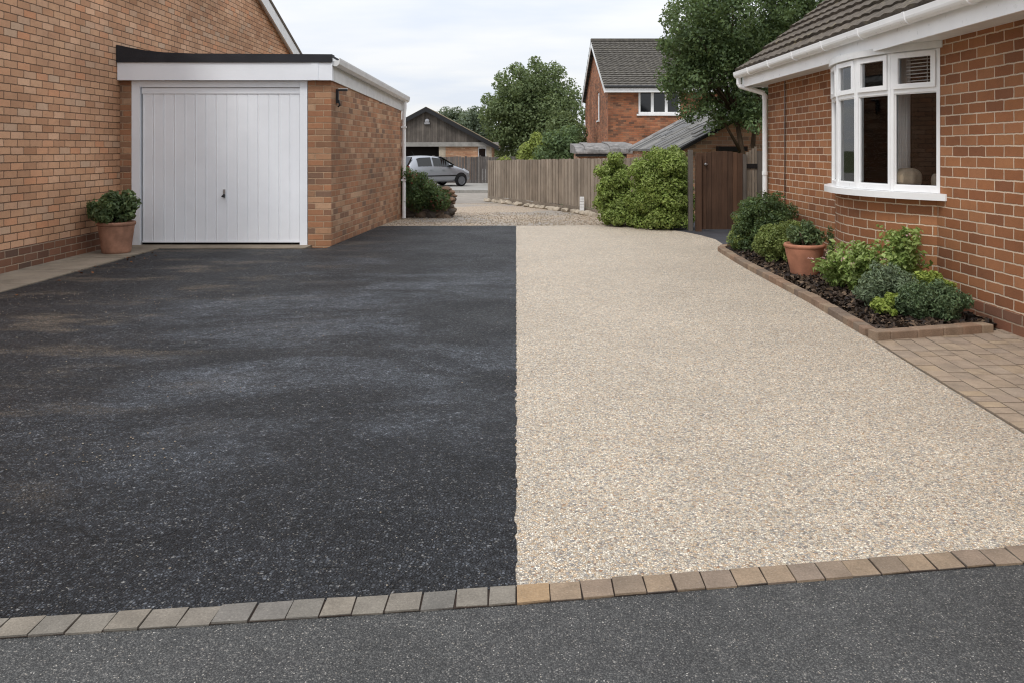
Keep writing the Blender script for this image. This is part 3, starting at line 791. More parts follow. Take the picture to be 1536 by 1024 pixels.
# interior shell
b = MB()
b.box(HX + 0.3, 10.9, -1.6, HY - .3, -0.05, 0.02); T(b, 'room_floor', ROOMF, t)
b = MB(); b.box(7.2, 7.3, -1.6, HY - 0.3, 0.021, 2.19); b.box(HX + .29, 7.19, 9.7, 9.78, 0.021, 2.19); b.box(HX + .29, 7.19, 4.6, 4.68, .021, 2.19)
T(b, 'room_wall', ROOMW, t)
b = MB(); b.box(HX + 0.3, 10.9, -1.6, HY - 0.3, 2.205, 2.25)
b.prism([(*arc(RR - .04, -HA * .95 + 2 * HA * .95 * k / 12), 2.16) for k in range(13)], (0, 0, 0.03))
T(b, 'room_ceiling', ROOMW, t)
# fascia, soffit, gutter, downpipe
FX = 3.20
b = MB(); b.box(FX - 0.02, FX, -2.4, HY + 0.14, 2.175, 2.40); b.box(FX, HX + 0.3, HY + 0.12, HY + 0.14, 2.176, 2.32)
T(b, 'fascia', UPVC, t)
b = MB(); b.box(FX + 0.001, HX + 0.3, -2.4, HY + 0.119, 2.200, 2.212); T(b, 'soffit', UPVC_OLD, t)
prof = [(0.0, 0.035), (0.0, 0.0)] + [(-0.055 + 0.055 * math.cos(a), -0.055 * math.sin(a)) for a in np.linspace(0.1, math.pi - 0.1, 9)] + [(-0.11, 0.0), (-0.115, 0.035), (-0.10, 0.037), (-0.098, 0.0), (-0.055, -0.03), (-0.012, 0.0), (-0.01, 0.035)]
b = MB()
b.loft([[(FX - 0.021 + a, y, 2.355 + c) for a, c in prof] for y in (-2.5, HY + 0.2)])
T(b, 'gutter', UPVC, t)
for y in np.arange(0.3, HY, 0.86):
    b = MB(); b.loft([[(FX - 0.021 + a * 1.06, y + q, 2.352 + c * 1.12) for a, c in prof[:13]] for q in (0, 0.035)])
    T(b, 'gutter_bracket', UPVC, t)
b = MB()
dx, dy = HX - 0.055, HY - 0.03
b.tube([(FX - 0.075, HY + 0.12, 2.31), (FX - 0.075, HY + 0.12, 2.22), (FX - 0.06, HY + 0.115, 2.19), (dx - 0.03, dy + 0.02, 2.09), (dx, dy, 2.05), (dx, dy, 1.9), (dx, dy, 0.0)], 0.034, 12)
for z in (2.0, 0.95): b.tube([(dx, dy, z), (dx, dy, z + 0.05)], 0.041, 12)
T(b, 'downpipe', UPVC, t)
# movement joint cable
b = MB(); b.box(HX - 0.016, HX - 0.0125, 10.36, 10.385, 0.16, 2.19); T(b, 'black_joint_strip', BLACK, t)
# tiled roof
b = MB(); c38, s38 = math.cos(R(38)), math.sin(R(38))
tile_roof(b, (FX - 0.09, -2.45, 2.40), (0, 1, 0), HY + 0.2 + 2.45, (c38, 0, s38), 5.3, exp=0.245, per=0.215, amp=0.013, th=0.032)
tile_roof(b, (11.28 + (HX - FX) + .09, -2.45, 2.40), (0, 1, 0), HY + 0.2 + 2.45, (-c38, 0, s38), 5.3, exp=0.29, per=0.28, amp=0.03, th=0.03, spp=3)
T(b, 'roof', TILE, t)
b = MB(); b.prism([(FX - 0.085, HY + 0.17, 2.365), (FX - 0.085, HY + 0.17, 2.39), (FX - 0.085 + 5.2 * c38, HY + 0.17, 2.39 + 5.2 * s38), (FX - 0.085 + 5.2 * c38, HY + 0.17, 2.33 + 5.2 * s38)], (0, 0.028, 0))
T(b, 'verge', TILE, t)
# bow window: frame, head, sill; every light a sash and panes
NF = 5
ang = [-HA + 2 * HA * k / NF for k in range(NF + 1)]
P5 = [Vector((*arc(RR, a), 0)) for a in ang]
def bar(b, p, q, u0, u1, z0, z1, d0, d1):
    """box along facet p->q from u0..u1, out from depth d0 to d1 (positive = outwards)"""
    d = (q - p).normalized(); o_ = Vector((-d.y, d.x, 0)); o_ = o_ if o_.x < 0 else -o_
    c = [p + d * u + o_ * w for u, w in ((u0, d0), (u1, d0), (u1, d1), (u0, d1))]
    b.prism([(v.x, v.y, z0) for v in c], (0, 0, z1 - z0))
b = MB()
ZTR = 1.812
for k in range(NF):
    p, q = P5[k], P5[k + 1]; L = (q - p).length
    bar(b, p, q, 0.030, L - 0.030, ZS, ZS + 0.05, -0.06, 0.0)
    bar(b, p, q, 0.030, L - 0.030, ZTR - 0.025, ZTR + 0.025, -0.06, -0.002)
    bar(b, p, q, 0.030, L - 0.030, ZT - 0.04, ZT, -0.06, 0.0)
    bar(b, p, q, 0.001, 0.031, ZS, ZT, -0.058, 0.003)
    bar(b, p, q, L - 0.031, L - 0.001, ZS, ZT, -0.058, 0.003)
bow = T(b, 'bow_window', UPVC, t, bevel=0.004)
def sub(b, name, mat, **k):
    o = b.build(name, mat, bow, **k); return o
b = MB(); pl = [arc(RR + 0.075, -HA * 1.06 + 2 * HA * 1.06 * k / 24) for k in range(25)]
b.prism([(x, y, ZS - 0.058) for x, y in pl] + [(HX + .05, pl[-1][1], ZS - .058), (HX + .05, pl[0][1], ZS - .058)], (0, 0, 0.056)); sub(b, 'sill', UPVC, bevel=0.014)
b = MB(); pl = [arc(RR + 0.03, -HA * 1.02 + 2 * HA * 1.02 * k / 20) for k in range(21)]
b.prism([(x, y, ZT + 0.001) for x, y in pl] + [(HX + .05, pl[-1][1], ZT + .001), (HX + .05, pl[0][1], ZT + .001)], (0, 0, 0.058)); sub(b, 'head_board', UPVC_OLD, bevel=0.004)
for k in range(NF):
    p, q = P5[k], P5[k + 1]; L = (q - p).length
    b = MB()
    a, c, z0, z1, w = 0.034, L - 0.034, ZTR + 0.012, ZT - 0.012, 0.042
    bar(b, p, q, a, c, z0, z0 + w, -0.02, 0.016); bar(b, p, q, a, c, z1 - w, z1, -0.02, 0.016)
    bar(b, p, q, a, a + w, z0 + w, z1 - w, -0.02, 0.0155); bar(b, p, q, c - w, c, z0 + w, z1 - w, -0.02, 0.0155)
    sub(b, 'sash', UPVC, bevel=0.006)
    b = MB(); bar(b, p, q, a + w - .004, c - w + .004, z0 + w - .004, z1 - w + .004, -0.014, -0.008); sub(b, 'pane', PANE)
    b = MB(); bar(b, p, q, 0.028, L - 0.028, ZS + 0.045, ZTR - 0.022, -0.034, -0.028); sub(b, 'pane', PANE)
    b = MB()
    g0, g1 = ZS + 0.05, ZTR - 0.025
    bar(b, p, q, 0.031, 0.040, g0, g1, -0.03, -0.012); bar(b, p, q, L - 0.040, L - 0.031, g0, g1, -0.03, -0.012)
    bar(b, p, q, 0.041, L - 0.041, g0, g0 + 0.010, -0.03, -0.012); bar(b, p, q, 0.041, L - 0.041, g1 - 0.010, g1, -0.03, -0.012)
    sub(b, 'glazing_bead', UPVC)
    b = MB(); bar(b, p, q, 0.040, L - 0.040, g0 + .010, g0 + .014, -.035, -.0255); sub(b, 'seal', BLACK)
# things inside the bow
CURT = plain_mat('curtain_cloth', (238, 236, 232), 0.95, 0.1, dirt=0.1)
CUSH = plain_mat('beige_cloth', (238, 220, 192), 0.95, 0.1, dirt=0.25, dscale=14)
CUSH2 = plain_mat('grey_cloth', (226, 226, 222), 0.95, 0.1, dirt=0.3, dscale=14)
def curtain(name, label, a0, a1, r_):
    b = MB(); n = 60; rows = []
    for z in (ZS + 0.0, 1.5, 2.12):
        pass
    for k in range(n):
        f0, f1 = k / n, (k + 1) / n
        w0, w1 = 0.03 * math.sin(f0 * 26), 0.03 * math.sin(f1 * 26)
        p, q = arc(r_ + w0, a0 + (a1 - a0) * f0), arc(r_ + w1, a0 + (a1 - a0) * f1)
        b.poly([(*p, 0.25), (*q, 0.25), (*q, 2.15), (*p, 2.15)])
    o = b.build(name, CURT, smooth=True)
    s_ = o.modifiers.new('solid', 'SOLIDIFY'); s_.thickness = 0.004
    return tag(o, label, 'curtain')
curtain('curtain', 'pale grey curtain hanging in the nearest large pane of the bow window', -0.375, -0.275, RR - 0.30)
curtain('curtain', 'pale curtain gathered at the far side of the bow window', ang[3] + 0.05, ang[4], RR - 0.16)
for (a0, a1), lb in zip(((ang[0] + .09, ang[1] - .05), (ang[1] + .06, ang[2] - .04)), ('slatted pale blind inside the top light nearest the flat wall', 'slatted pale blind inside the second top light of the bow window')):
    b = MB(); p, q = Vector((*arc(RR - .1, a0), 0)), Vector((*arc(RR - .1, a1), 0)); L = (q - p).length
    for k in range(9): bar(b, p, q, 0, L, 1.86 + k * .03, 1.866 + k * .03, -0.025, 0.0)
    for u in (.1, .9): bar(b, p, q, L * u, L * u + .004, 1.84, 2.13, -.014, -.010)
    o = b.build('window_blind', CURT); tag(o, lb, 'blind')
b = MB(); pl = [arc(RR - 0.065, -HA * .95 + 2 * HA * .95 * k / 16) for k in range(17)]
b.prism([(x, y, ZS - .001) for x, y in pl] + [(HX + .27, pl[-1][1], ZS - .001), (HX + .27, pl[0][1], ZS - .001)], (0, 0, 0.02))
o = b.build('window_board', UPVC_OLD, bow)
def cushion(name, label, cat, c, rx, ry, rz, mat, pleat=0.0, rot=0.0):
    b = MB(); rings = []
    for i in range(15):
        v = -math.pi / 2 + math.pi * i / 14
        ring = []
        for k in range(32):
            u = 2 * math.pi * k / 32
            m = 1 + pleat * math.cos(u * 8)
            cv, sv = abs(math.cos(v)) ** 0.7, math.copysign(abs(math.sin(v)) ** 0.8, math.sin(v))
            px, py = rx * cv * math.cos(u) * m, ry * cv * math.sin(u) * m
            ring.append((c[0] + px * math.cos(rot) - py * math.sin(rot), c[1] + px * math.sin(rot) + py * math.cos(rot), c[2] + rz * sv))
        rings.append(ring)
    b.loft(rings); o = b.build(name, mat, smooth=True); return tag(o, label, cat)
zb_ = ZS + 0.02
cushion('pouffe', 'round beige pleated pouffe inside the nearest large pane', 'pouffe', (3.425, 7.0, zb_ + 0.09), 0.115, 0.115, 0.09, CUSH, 0.06)
cushion('folded_cloth', 'small beige folded cloth on top of the grey bundle in the window', 'cloth', (3.30, 7.36, zb_ + 0.205), 0.055, 0.09, 0.022, CUSH)
cushion('cushion', 'grey cloth bundle inside the second pane of the bow window', 'cushion', (3.30, 7.36, zb_ + 0.09), 0.07, 0.085, 0.09, CUSH2, 0.05)
cushion('cushion', 'small pale cushion right beside the grey bundle', 'cushion', (3.32, 7.19, zb_ + 0.06), 0.05, 0.06, 0.06, CUSH2, 0.03)
cushion('jar', 'small beige object at the right end of the nearest pane', 'jar', (3.66, 6.98, zb_ + 0.065), 0.035, 0.035, 0.065, CUSH)

# ------------------------------------------------------------------ planting bed
flat('bed_soil', [(2.50, 5.56), (3.5, 5.8), (3.5, 10.9), (2.9, 10.6), (2.64, 10.2), (2.54, 8.5), (2.5, 6.8)], 0.040, SOIL)
n = 7500
xx = rng.uniform(2.5, 3.5, n); yy = rng.uniform(5.55, 10.6, n)
ok = (yy > 5.56 + 0.252 * (xx - 2.43)) & (xx < 3.47) & (xx > np.interp(yy, [5.5, 6.8, 8.6, 9.4, 10.6], [2.55, 2.60, 2.62, 2.66, 2.85]))
P = np.c_[xx, yy, rng.uniform(0.038, 0.06, n)][ok]
V, F = leaf_cloud(P, np.tile([0, 0, 1.0], (len(P), 1)), 0.062, 0.034, 0.6)
o = np_mesh('bark_mulch', V, F, CHIP); tag(o, 'dark bark mulch covering the planting bed', 'mulch', kind='stuff')
t = thing('brick_bed_edging', 'low curved brick edging round the planting bed', 'edging', (2.5, 5.5, 0))
path = [Vector(p) for p in [(2.95, 10.62, 0), (2.72, 10.45, 0), (2.62, 10.2, 0), (2.575, 9.4, 0), (2.545, 8.6, 0), (2.525, 6.8, 0), (2.465, 5.50, 0)]]
def along(path, s):
    for a, c in zip(path, path[1:]):
        l = (c - a).length
        if s <= l: return a + (c - a) * (s / l), (c - a).normalized()
        s -= l
    return path[-1], (path[-1] - path[-2]).normalized()
tot = sum((c - a).length for a, c in zip(path, path[1:]))
s = 0.0
while s < tot - 0.12:
    L = random.choice([0.105, 0.105, 0.215, 0.105])
    p, d = along(path, s + L / 2); nrm = Vector((-d.y, d.x, 0))
    b = MB(); h = 0.062 + random.uniform(-.005, .004)
    m4 = Matrix.Translation(p) @ Matrix(((d.x, nrm.x, 0, 0), (d.y, nrm.y, 0, 0), (0, 0, 1, 0), (0, 0, 0, 1))) @ Matrix.Rotation(random.uniform(-.02, .02), 4, 'X')
    b.box(-L / 2 + .002, L / 2 - .002, -0.045, 0.045, -0.05, h, m4)
    T(b, 'edging_brick', EDGE_B, t, bevel=0.006, fix=True); s += L
p0, p1 = Vector((2.43, 5.455, 0)), Vector((3.36, 5.69, 0)); d = (p1 - p0).normalized(); nrm = Vector((-d.y, d.x, 0))
s = 0.0
while s < (p1 - p0).length - 0.05:
    L = min(random.choice([0.215, 0.16, 0.215, 0.11]), (p1 - p0).length - s); p = p0 + d * (s + L / 2)
    m4 = Matrix.Translation(p) @ Matrix(((d.x, nrm.x, 0, 0), (d.y, nrm.y, 0, 0), (0, 0, 1, 0), (0, 0, 0, 1)))
    b = MB(); b.box(-L / 2 + .002, L / 2 - .002, -0.05, 0.05, -0.05, 0.068 + random.uniform(-.004, .004), m4)
    T(b, 'edging_brick', EDGE_B, t, bevel=0.007, fix=True); s += L

def pot(name, label, base, r0, r1, h, mat):
    t = thing(name, label, 'plant pot', base)
    b = MB(); rim = r1 * 1.08
    b.lathe([(r0 * .96, 0.0), (r0, 0.012), (r0 * 1.03, 0.03), (r0 + (r1 - r0) * .4, h * .35), (r1 * .97, h * .68), (r1, h * .80), (r1 * 1.01, h * .83), (r1 * 1.02, h * .86), (r1 * .99, h * .87), (rim, h * .895), (rim * 1.01, h * .95), (rim * .985, h), (rim * .88, h), (r1 * .85, h * .9), (0.001, h * .88)], (0, 0, 0), 40)
    b.build('pot_body', mat, t, smooth=True)
    b = MB(); b.lathe([(r1 * .84, h * .86), (r1 * .84, h * .91), (0.001, h * .925)], (0, 0, 0), 24); b.build('compost', SOIL, t)
    return t
pot('terracotta_pot', 'tall weathered terracotta pot standing against the left house wall', (-4.97, 9.95, 0.022), 0.165, 0.205, 0.385, TERRA2)
shrub('pot_shrub', 'dark leafy shrub growing in the pot beside the garage door', 'shrub', (-4.97, 9.95, 0.36), (-4.98, 9.93, 0.58), (0.34, 0.28, 0.24), L_POT, 3200, 0.062, 0.036, 40, zmin=0.33)
pot('terracotta_pot', 'wide terracotta pot standing on the bark of the planting bed', (2.89, 8.02, 0.045), 0.13, 0.182, 0.315, TERRA)
shrub('pot_shrub', 'small rounded green shrub growing in the wide pot in the bed', 'shrub', (2.89, 8.02, 0.32), (2.91, 8.05, 0.45), (0.20, 0.19, 0.15), L_POT, 1500, 0.042, 0.02, 24, zmin=0.3)

t = shrub('dark_shrub', 'tall dark evergreen shrub at the back of the bed by the downpipe', 'shrub', (3.12, 9.95, 0.05), (3.10, 9.95, 0.43), (0.43, 0.44, 0.40), L_DARK, 14000, 0.036, 0.021, 120, skirt=20, r0=.12, r1=.24)
shrub('dark_shrub', 'loose mid-green shrub spilling at the far bed corner', 'shrub', (2.90, 10.1, 0.05), (2.88, 10.08, 0.26), (0.20, 0.25, 0.25), L_BALL, 3800, 0.036, 0.02, 40, skirt=10)
shrub('ball_shrub', 'rounded clipped light green shrub behind the wide terracotta pot', 'shrub', (3.00, 8.97, 0.05), (3.00, 8.97, 0.25), (0.35, 0.34, 0.265), L_BALL, 13000, 0.026, 0.016, 120, r0=.16, r1=.24, inner=.6)
# slim conifer
t = thing('slim_conifer', 'slim dark upright conifer against the brick bow', 'conifer', (3.05, 7.75, 0.04))
cl = [(np.array([rng.normal(0, .012), rng.normal(0, .012), 0.06 + 0.45 * k / 16]), 0.055 * (1 - 0.6 * k / 16)) for k in range(17)]
crown_mesh('foliage', cl, 900, 0.028, 0.012, L_DARK, t)
b = MB(); b.tube([(0, 0, 0), (0, 0, .42)], [.012, .004], 6); b.build('stem', BARK, t)

def perennial(label, base, nst, h, sp, mat, nleaf, L, W, flowers=0, lean=0.5):
    t = thing('perennial_plant', label, 'plant', base)
    b = MB(); P, N, FP = [], [], []
    for k in range(nst):
        a, r_ = random.uniform(0, 6.28), random.uniform(0, sp)
        hh = h * random.uniform(0.55, 1.05)
        e = Vector((math.cos(a) * r_, math.sin(a) * r_, hh)); s_ = e * 0.25; s_.z = 0
        m = (s_ + e) / 2 + Vector((0, 0, 0.04)) - Vector((e.x, e.y, 0)) * 0.15
        b.tube([s_, m, e], [.0045, .0035, .002], 5)
        for q in range(nleaf):
            f = random.uniform(0.15, 1.0); pt = s_ * (1 - f) ** 2 + m * 2 * f * (1 - f) + e * f * f
            d = Vector((random.gauss(0, 1), random.gauss(0, 1), 0.2)).normalized() * L * 0.5
            P.append(pt + d); N.append(d.normalized() * 0.6 + Vector((0, 0, 0.7)))
        if random.random() < flowers:
            for q in range(5): FP.append(e + Vector((random.gauss(0, .012), random.gauss(0, .012), random.gauss(0.01, .012))))
    b.build('stem', mat, t)
    V, F = leaf_cloud(np.array([list(p) for p in P]), np.array([list(p) for p in N]), L, W, 0.3); np_mesh('foliage', V, F, mat, t)
    if FP:
        V, F = leaf_cloud(np.array([list(p) for p in FP]), np.tile([0, -.5, 1.0], (len(FP), 1)), 0.02, 0.016, .5); np_mesh('blossom', V, F, FLOWER, t)
    return t
perennial('low bright green perennial with pale pink blooms beside the wide pot', (2.93, 7.30, 0.05), 46, 0.30, 0.27, L_PER, 22, 0.052, 0.028, 0.4)
perennial('mid-height bright green perennial in front of the brick bow', (2.99, 6.98, 0.05), 70, 0.44, 0.27, L_PER, 26, 0.056, 0.030, 0.15)
perennial('tallest bright green perennial where bow meets flat wall', (3.22, 6.62, 0.05), 70, 0.58, 0.22, L_PER, 28, 0.054, 0.029, 0.05)
shrub('lavender_shrub', 'rounded grey-green lavender-like shrub in the middle of the bed', 'shrub', (2.93, 6.38, 0.05), (2.93, 6.36, 0.2), (0.24, 0.25, 0.19), L_LAV, 6500, 0.036, 0.011, 60, jit=.8)
shrub('yellow_shrub', 'low yellow-green shrub close against the flat brick wall', 'shrub', (3.27, 6.27, 0.05), (3.27, 6.27, 0.22), (0.17, 0.18, 0.145), L_YEL, 2400, 0.032, 0.02, 40, r0=.2, r1=.3)
shrub('hebe_shrub', 'broad dark grey-green mound at the near corner of the bed', 'shrub', (3.10, 5.99, 0.05), (3.10, 5.98, 0.165), (0.285, 0.24, 0.155), L_HEBE, 8500, 0.026, 0.012, 90, r0=.18, r1=.27, jit=.7, inner=.55)
shrub('yellow_shrub', 'small yellow-green tuft between the lavender and the dark mound', 'shrub', (2.80, 6.06, 0.05), (2.81, 6.06, 0.125), (0.10, 0.11, 0.115), L_YEL, 900, 0.034, 0.018, 20)

def rock(b, c, r_, seed, sq=(1, 1, 0.7)):
    rr = random.Random(seed); bm = bmesh.new(); bmesh.ops.create_icosphere(bm, subdivisions=2, radius=1)
    pl = [(Vector((rr.gauss(0, 1), rr.gauss(0, 1), rr.gauss(0, 1))).normalized(), rr.uniform(.55, .85)) for _ in range(9)]
    for v in bm.verts:
        for n_, d_ in pl:
            e = v.co.dot(n_) - d_
            if e > 0: v.co -= n_ * e
        v.co *= 1 + rr.uniform(-.04, .04)
    base = len(b.v)
    for v in bm.verts: b.v.append(Vector((c[0] + v.co.x * r_ * sq[0], c[1] + v.co.y * r_ * sq[1], c[2] + v.co.z * r_ * sq[2])))
    bm.verts.index_update()
    for f in bm.faces:
        b.f.append([base + v.index for v in f.verts]); b.mi.append(b.m); b.uv.append([(0, 0)] * len(f.verts))
    bm.free()
for i, (x, y, r_, lb) in enumerate([(3.06, 8.12, .06, 'larger pale rock just behind the wide pot'), (3.10, 7.92, .045, 'smaller pale rock at the foot of the slim conifer'), (3.2, 8.5, 0.07, 'grey rock half hidden between pot and wall')]):
    b = MB(); rock(b, (x, y, .06), r_, 20 + i); o = b.build('rock', STONE_P); tag(o, lb, 'rock', 'rocks in the planting bed')

# ------------------------------------------------------------------ gate, fences
t = thing('timber_gate', 'brown boarded timber gate with a gently arched top', 'gate', (2.88, 12.75, 0))
b = MB(); n = 8; w = 0.66 / n
for k in range(n):
    x0 = 2.955 + k * w; f = (k + .5) / n; z1 = 1.235 + 0.045 * math.sin(math.pi * f)
    b.box(x0 + 0.002, x0 + w - 0.002, 12.75 + (k % 2) * 0.002, 12.772, 0.03, z1)
T(b, 'boards', GATE, t, bevel=0.003)
b = MB()
for z in (0.25, 1.0): b.box(2.96, 3.61, 12.773, 12.81, z, z + 0.09)
T(b, 'rail', GATE, t)
b = MB(); b.lathe([(0.0, -0.05), (0.02, -0.045), (0.024, -0.03), (0.012, -0.015), (0.012, 0.0)], (3.015, 12.748, 1.07), 14, axis='y'); b.box(3.0, 3.05, 12.742, 12.749, 1.055, 1.08)
T(b, 'latch', STEEL, t)
def post(name, label, x, y, s_, h, mat, cap=0.02):
    b = MB(); b.box(-s_ / 2, s_ / 2, -s_ / 2, s_ / 2, -0.1, h)
    o = b.build(name, mat, bevel=0.006); o.location = (x, y, gz(y)); return tag(o, label, 'post')
post('gate_post', 'brown square post carrying the latch side of the gate', 2.905, 12.74, 0.085, 1.24, GATE)
post('fence_post', 'taller dark post behind the bright shrub, beside the gate post', 2.80, 12.85, 0.07, 1.30, DKTIM)
post('gate_post', 'dark hinge post between the gate and the slim fence panel', 3.645, 12.76, 0.05, 1.23, DKTIM)
post('fence_post', 'dark post between slim fence panel and white downpipe', 3.90, 12.8, 0.09, 1.28, DKTIM)
t = thing('slatted_panel', 'narrow grey slatted fence panel right of the brown gate', 'fence panel', (3.76, 12.8, 0))
b = MB()
for k in range(4): b.box(3.68 + k * 0.045, 3.715 + k * 0.045, 12.78, 12.80, 0.02, 1.26 + 0.03 * k)
T(b, 'slats', FENCE, t)
b = MB(); b.box(3.675, 3.855, 12.765, 12.779, 1.0, 1.075); T(b, 'strap', BLACK, t)
b = MB(); b.box(3.675, 3.855, 12.801, 12.83, .3, .38); T(b, 'rail', FENCE, t)
# closeboard fence along the lane
t = thing('board_fence', 'long weathered grey closeboard fence running back along the lane', 'fence', (1.3, 18, -0.08))
fp = [Vector((-0.80, 23.4, 0)), Vector((1.22, 18.0, 0)), Vector((2.72, 13.3, 0))]
b = MB(); tot = sum((c - a).length for a, c in zip(fp, fp[1:])); s = 0.0; k = 0
while s < tot - 0.05:
    w = random.choice([0.085, 0.095, 0.1]); p, d = along(fp, s + w / 2); z = gz(p.y)
    m4 = Matrix.Translation(p + Vector((0, 0, z))) @ Matrix.Rotation(math.atan2(d.y, d.x), 4, 'Z')
    o_ = 0.0 if k % 2 else 0.014
    b.box(-w / 2 - .006, w / 2 + .006, -0.012 - o_, 0.004 - o_, 0.13, 1.17 + random.uniform(-.012, .012), m4); s += w; k += 1
T(b, 'boards', FENCE, t)
b = MB(); s = 0.0
while s < tot - 0.2:
    L = min(1.8, tot - s); p, d = along(fp, s + L / 2); p.z = gz(p.y)
    m4 = Matrix.Translation(p) @ Matrix.Rotation(math.atan2(d.y, d.x), 4, 'Z')
    b.box(-L / 2 + .01, L / 2 - .01, -0.035, 0.015, -0.12, 0.125, m4); s += 1.8
T(b, 'gravel_board', FENCE, t)
b = MB(); s = 0.9
while s < tot:
    p, d = along(fp, s); m4 = Matrix.Translation(p + Vector((0, 0, gz(p.y)))) @ Matrix.Rotation(math.atan2(d.y, d.x), 4, 'Z')
    b = MB(); b.box(-.045, .045, 0.02, .11, -.2, 1.15, m4); T(b, 'fence_post', FENCE, t, fix=True); s += 1.8
# stones along fence foot
t = thing('stone_edging', 'row of rough low kerb stones along the foot of the long fence', 'edging', (1.2, 17, -0.05))
b = MB(); s = 0.3; i = 0
while s < tot - 0.9:
    p, d = along(fp, s); L = random.uniform(.16, .30)
    q = Vector((p.x - 0.17 + random.uniform(-.03, .03), p.y - 0.06, gz(p.y) + 0.02))
    rock(b, q, L, 100 + i, (0.42, 0.75, 0.30)); s += L * 1.25; i += 1
T(b, 'stones', STONE_P, t)
t = thing('marker_post', 'short white marker post with grey bands at the fence foot', 'post', (1.40, 17.0, -0.06))
b = MB(); b.box(-.045, .045, -.03, .03, 0.06, 0.36); b.build('post_body', UPVC, t, bevel=0.006)
b = MB()
for z in (0.14, 0.2, 0.26, 0.31): b.box(-.046, .046, -.032, .032, z, z + 0.008)
b.build('band', STEEL, t)
b = MB(); b.box(-.055, .055, -.04, .04, -0.05, 0.06); b.build('foot', FELT, t, bevel=.005)
for i, (x, y, l, lb) in enumerate([(1.98, 13.55, .2, 'short weathered timber block in front of the small shrub'), (2.32, 13.5, .34, 'longer dark timber sleeper under the bright shrub'), (2.66, 13.1, .2, 'timber block at the foot of the gate post')]):
    b = MB(); b.box(-l / 2, l / 2, -.05, .05, -.02, 0.11); o = b.build('timber_sleeper', FENCE_DK, bevel=.008); o.location = (x, y, 0); o.rotation_euler = (0, 0, -.3)
    tag(o, lb, 'sleeper', 'timber sleepers edging the shrub')
# bright shrubs by the fence
shrub('bright_shrub', 'biggest bright yellow-green shrub, full and round, next to the gate', 'shrub', (2.30, 13.30, 0), (2.42, 13.26, 0.69), (0.61, 0.50, 0.73), L_HEDGE, 34000, 0.050, 0.028, 150, skirt=60, stems=8, r0=.12, r1=.26, inner=.5)
shrub('bright_shrub', 'bright green shrub on the left, merging into the biggest one', 'shrub', (1.69, 13.85, 0), (1.69, 13.85, 0.66), (0.35, 0.36, 0.65), L_HEDGE, 15000, 0.050, 0.028, 80, skirt=40, stems=6, r0=.14, r1=.28, inner=.5)
shrub('bright_shrub', 'lowest bright green shrub in front, spilling onto the drive edge', 'shrub', (1.76, 13.55, 0), (1.78, 13.52, 0.22), (0.33, 0.24, 0.25), L_HEDGE, 6000, 0.044, 0.026, 50, skirt=12)

# ------------------------------------------------------------------ rockery by garage
t = thing('rockery_wall', 'low rough stone rockery wall behind the garage corner', 'wall', (-1.7, 16, -0.05))
b = MB(); rr = random.Random(5)
for i in range(90):
    f = rr.random(); lay = rr.random()
    x = -2.25 + f * 0.95; z = -0.04 + lay * (0.50 - 0.10 * f)
    y = 15.75 + 0.12 * rr.random() + lay * 0.15
    rock(b, (x, y, z), rr.uniform(.07, .14), 300 + i, (1.2, .9, .75))
T(b, 'stones', STONE, t)
b = MB()
for i in range(26):
    lay = (i // 3) / 8.0
    rock(b, (-1.36 + rr.uniform(-.10, .10) - lay * .03, 15.95 + rr.uniform(-.1, .14), -0.04 + lay * 0.56), rr.uniform(.075, .11), 700 + i, (1.25, 1.0, .62))
T(b, 'end_stack', paver_mat('end_stone', [(130, 104, 84), (112, 94, 80), (142, 112, 88), (98, 86, 78)], 1.0), t)
t = thing('rockery_shrub', 'dark trailing shrub with red tips on the rockery wall', 'shrub', (-1.95, 15.9, 0.3))
cl = [(np.array([rr.uniform(-.40, .56), rr.uniform(-.42, .2), 0]), rr.uniform(.10, .18)) for i in range(90)]
cl = [(np.array([c[0], c[1], rr.uniform(-.10, .60 - 0.72 * max(0, c[0] + .15))]), r_) for c, r_ in cl]
crown_mesh('foliage', cl, 13000, 0.05, 0.028, L_DARK, t)
crown_mesh('red_leaves', [c for c in cl[::3]], 500, 0.05, 0.035, L_RED, t)
b = MB()
for c, r_ in cl[::6]: b.tube([(0, .05, -.3), tuple(c * .6), tuple(c)], [.012, .009, .004], 5)
b.build('stem', BARK, t)

# ------------------------------------------------------------------ outbuilding with slate roof
t = thing('slate_outbuilding', 'low brick outbuilding with a sloping slate roof beyond the gate', 'outbuilding', (4.6, 17, -0.1))
e0, zt0, sl = 3.50, 1.33, 0.54
def oz(x): return zt0 + (x - e0) * sl
b = MB()
b.prism([(e0, 17.0, -0.3), (6.6, 17.0, -0.3), (6.6, 17.0, oz(6.6)), (e0, 17.0, zt0)], (0, 7.0, 0))
T(b, 'wall', BR_OUT, t)
b = MB(); rr = random.Random(9)
for j in range(21):
    ya, yb = 16.86 + j * .35, 16.86 + (j + 1) * .35 + .02; x = e0 - 0.14
    while x < e0 + 3.2:
        w = rr.uniform(.5, 1.1); o1 = rr.uniform(0, .02) + (j % 2) * .012
        b.prism([(x, ya, oz(x) + 0.05 + o1), (x + w, ya, oz(x + w) + 0.025 + o1), (x + w, ya, oz(x + w) + 0.012), (x, ya, oz(x) + 0.012)], (0, yb - ya - .025, 0)); x += w - .02
T(b, 'roof', paver_mat('weathered_roof_sheet', [(112, 112, 112), (128, 126, 122), (98, 98, 98), (136, 134, 128), (106, 104, 100)], 0.95), t)
b = MB(); b.prism([(e0 - .13, 16.83, oz(e0 - .13) - .05), (6.7, 16.83, oz(6.7) - .05), (6.7, 16.83, oz(6.7) + .02), (e0 - .13, 16.83, oz(e0 - .13) + .02)], (0, .03, 0)); T(b, 'verge_board', BLACK, t)
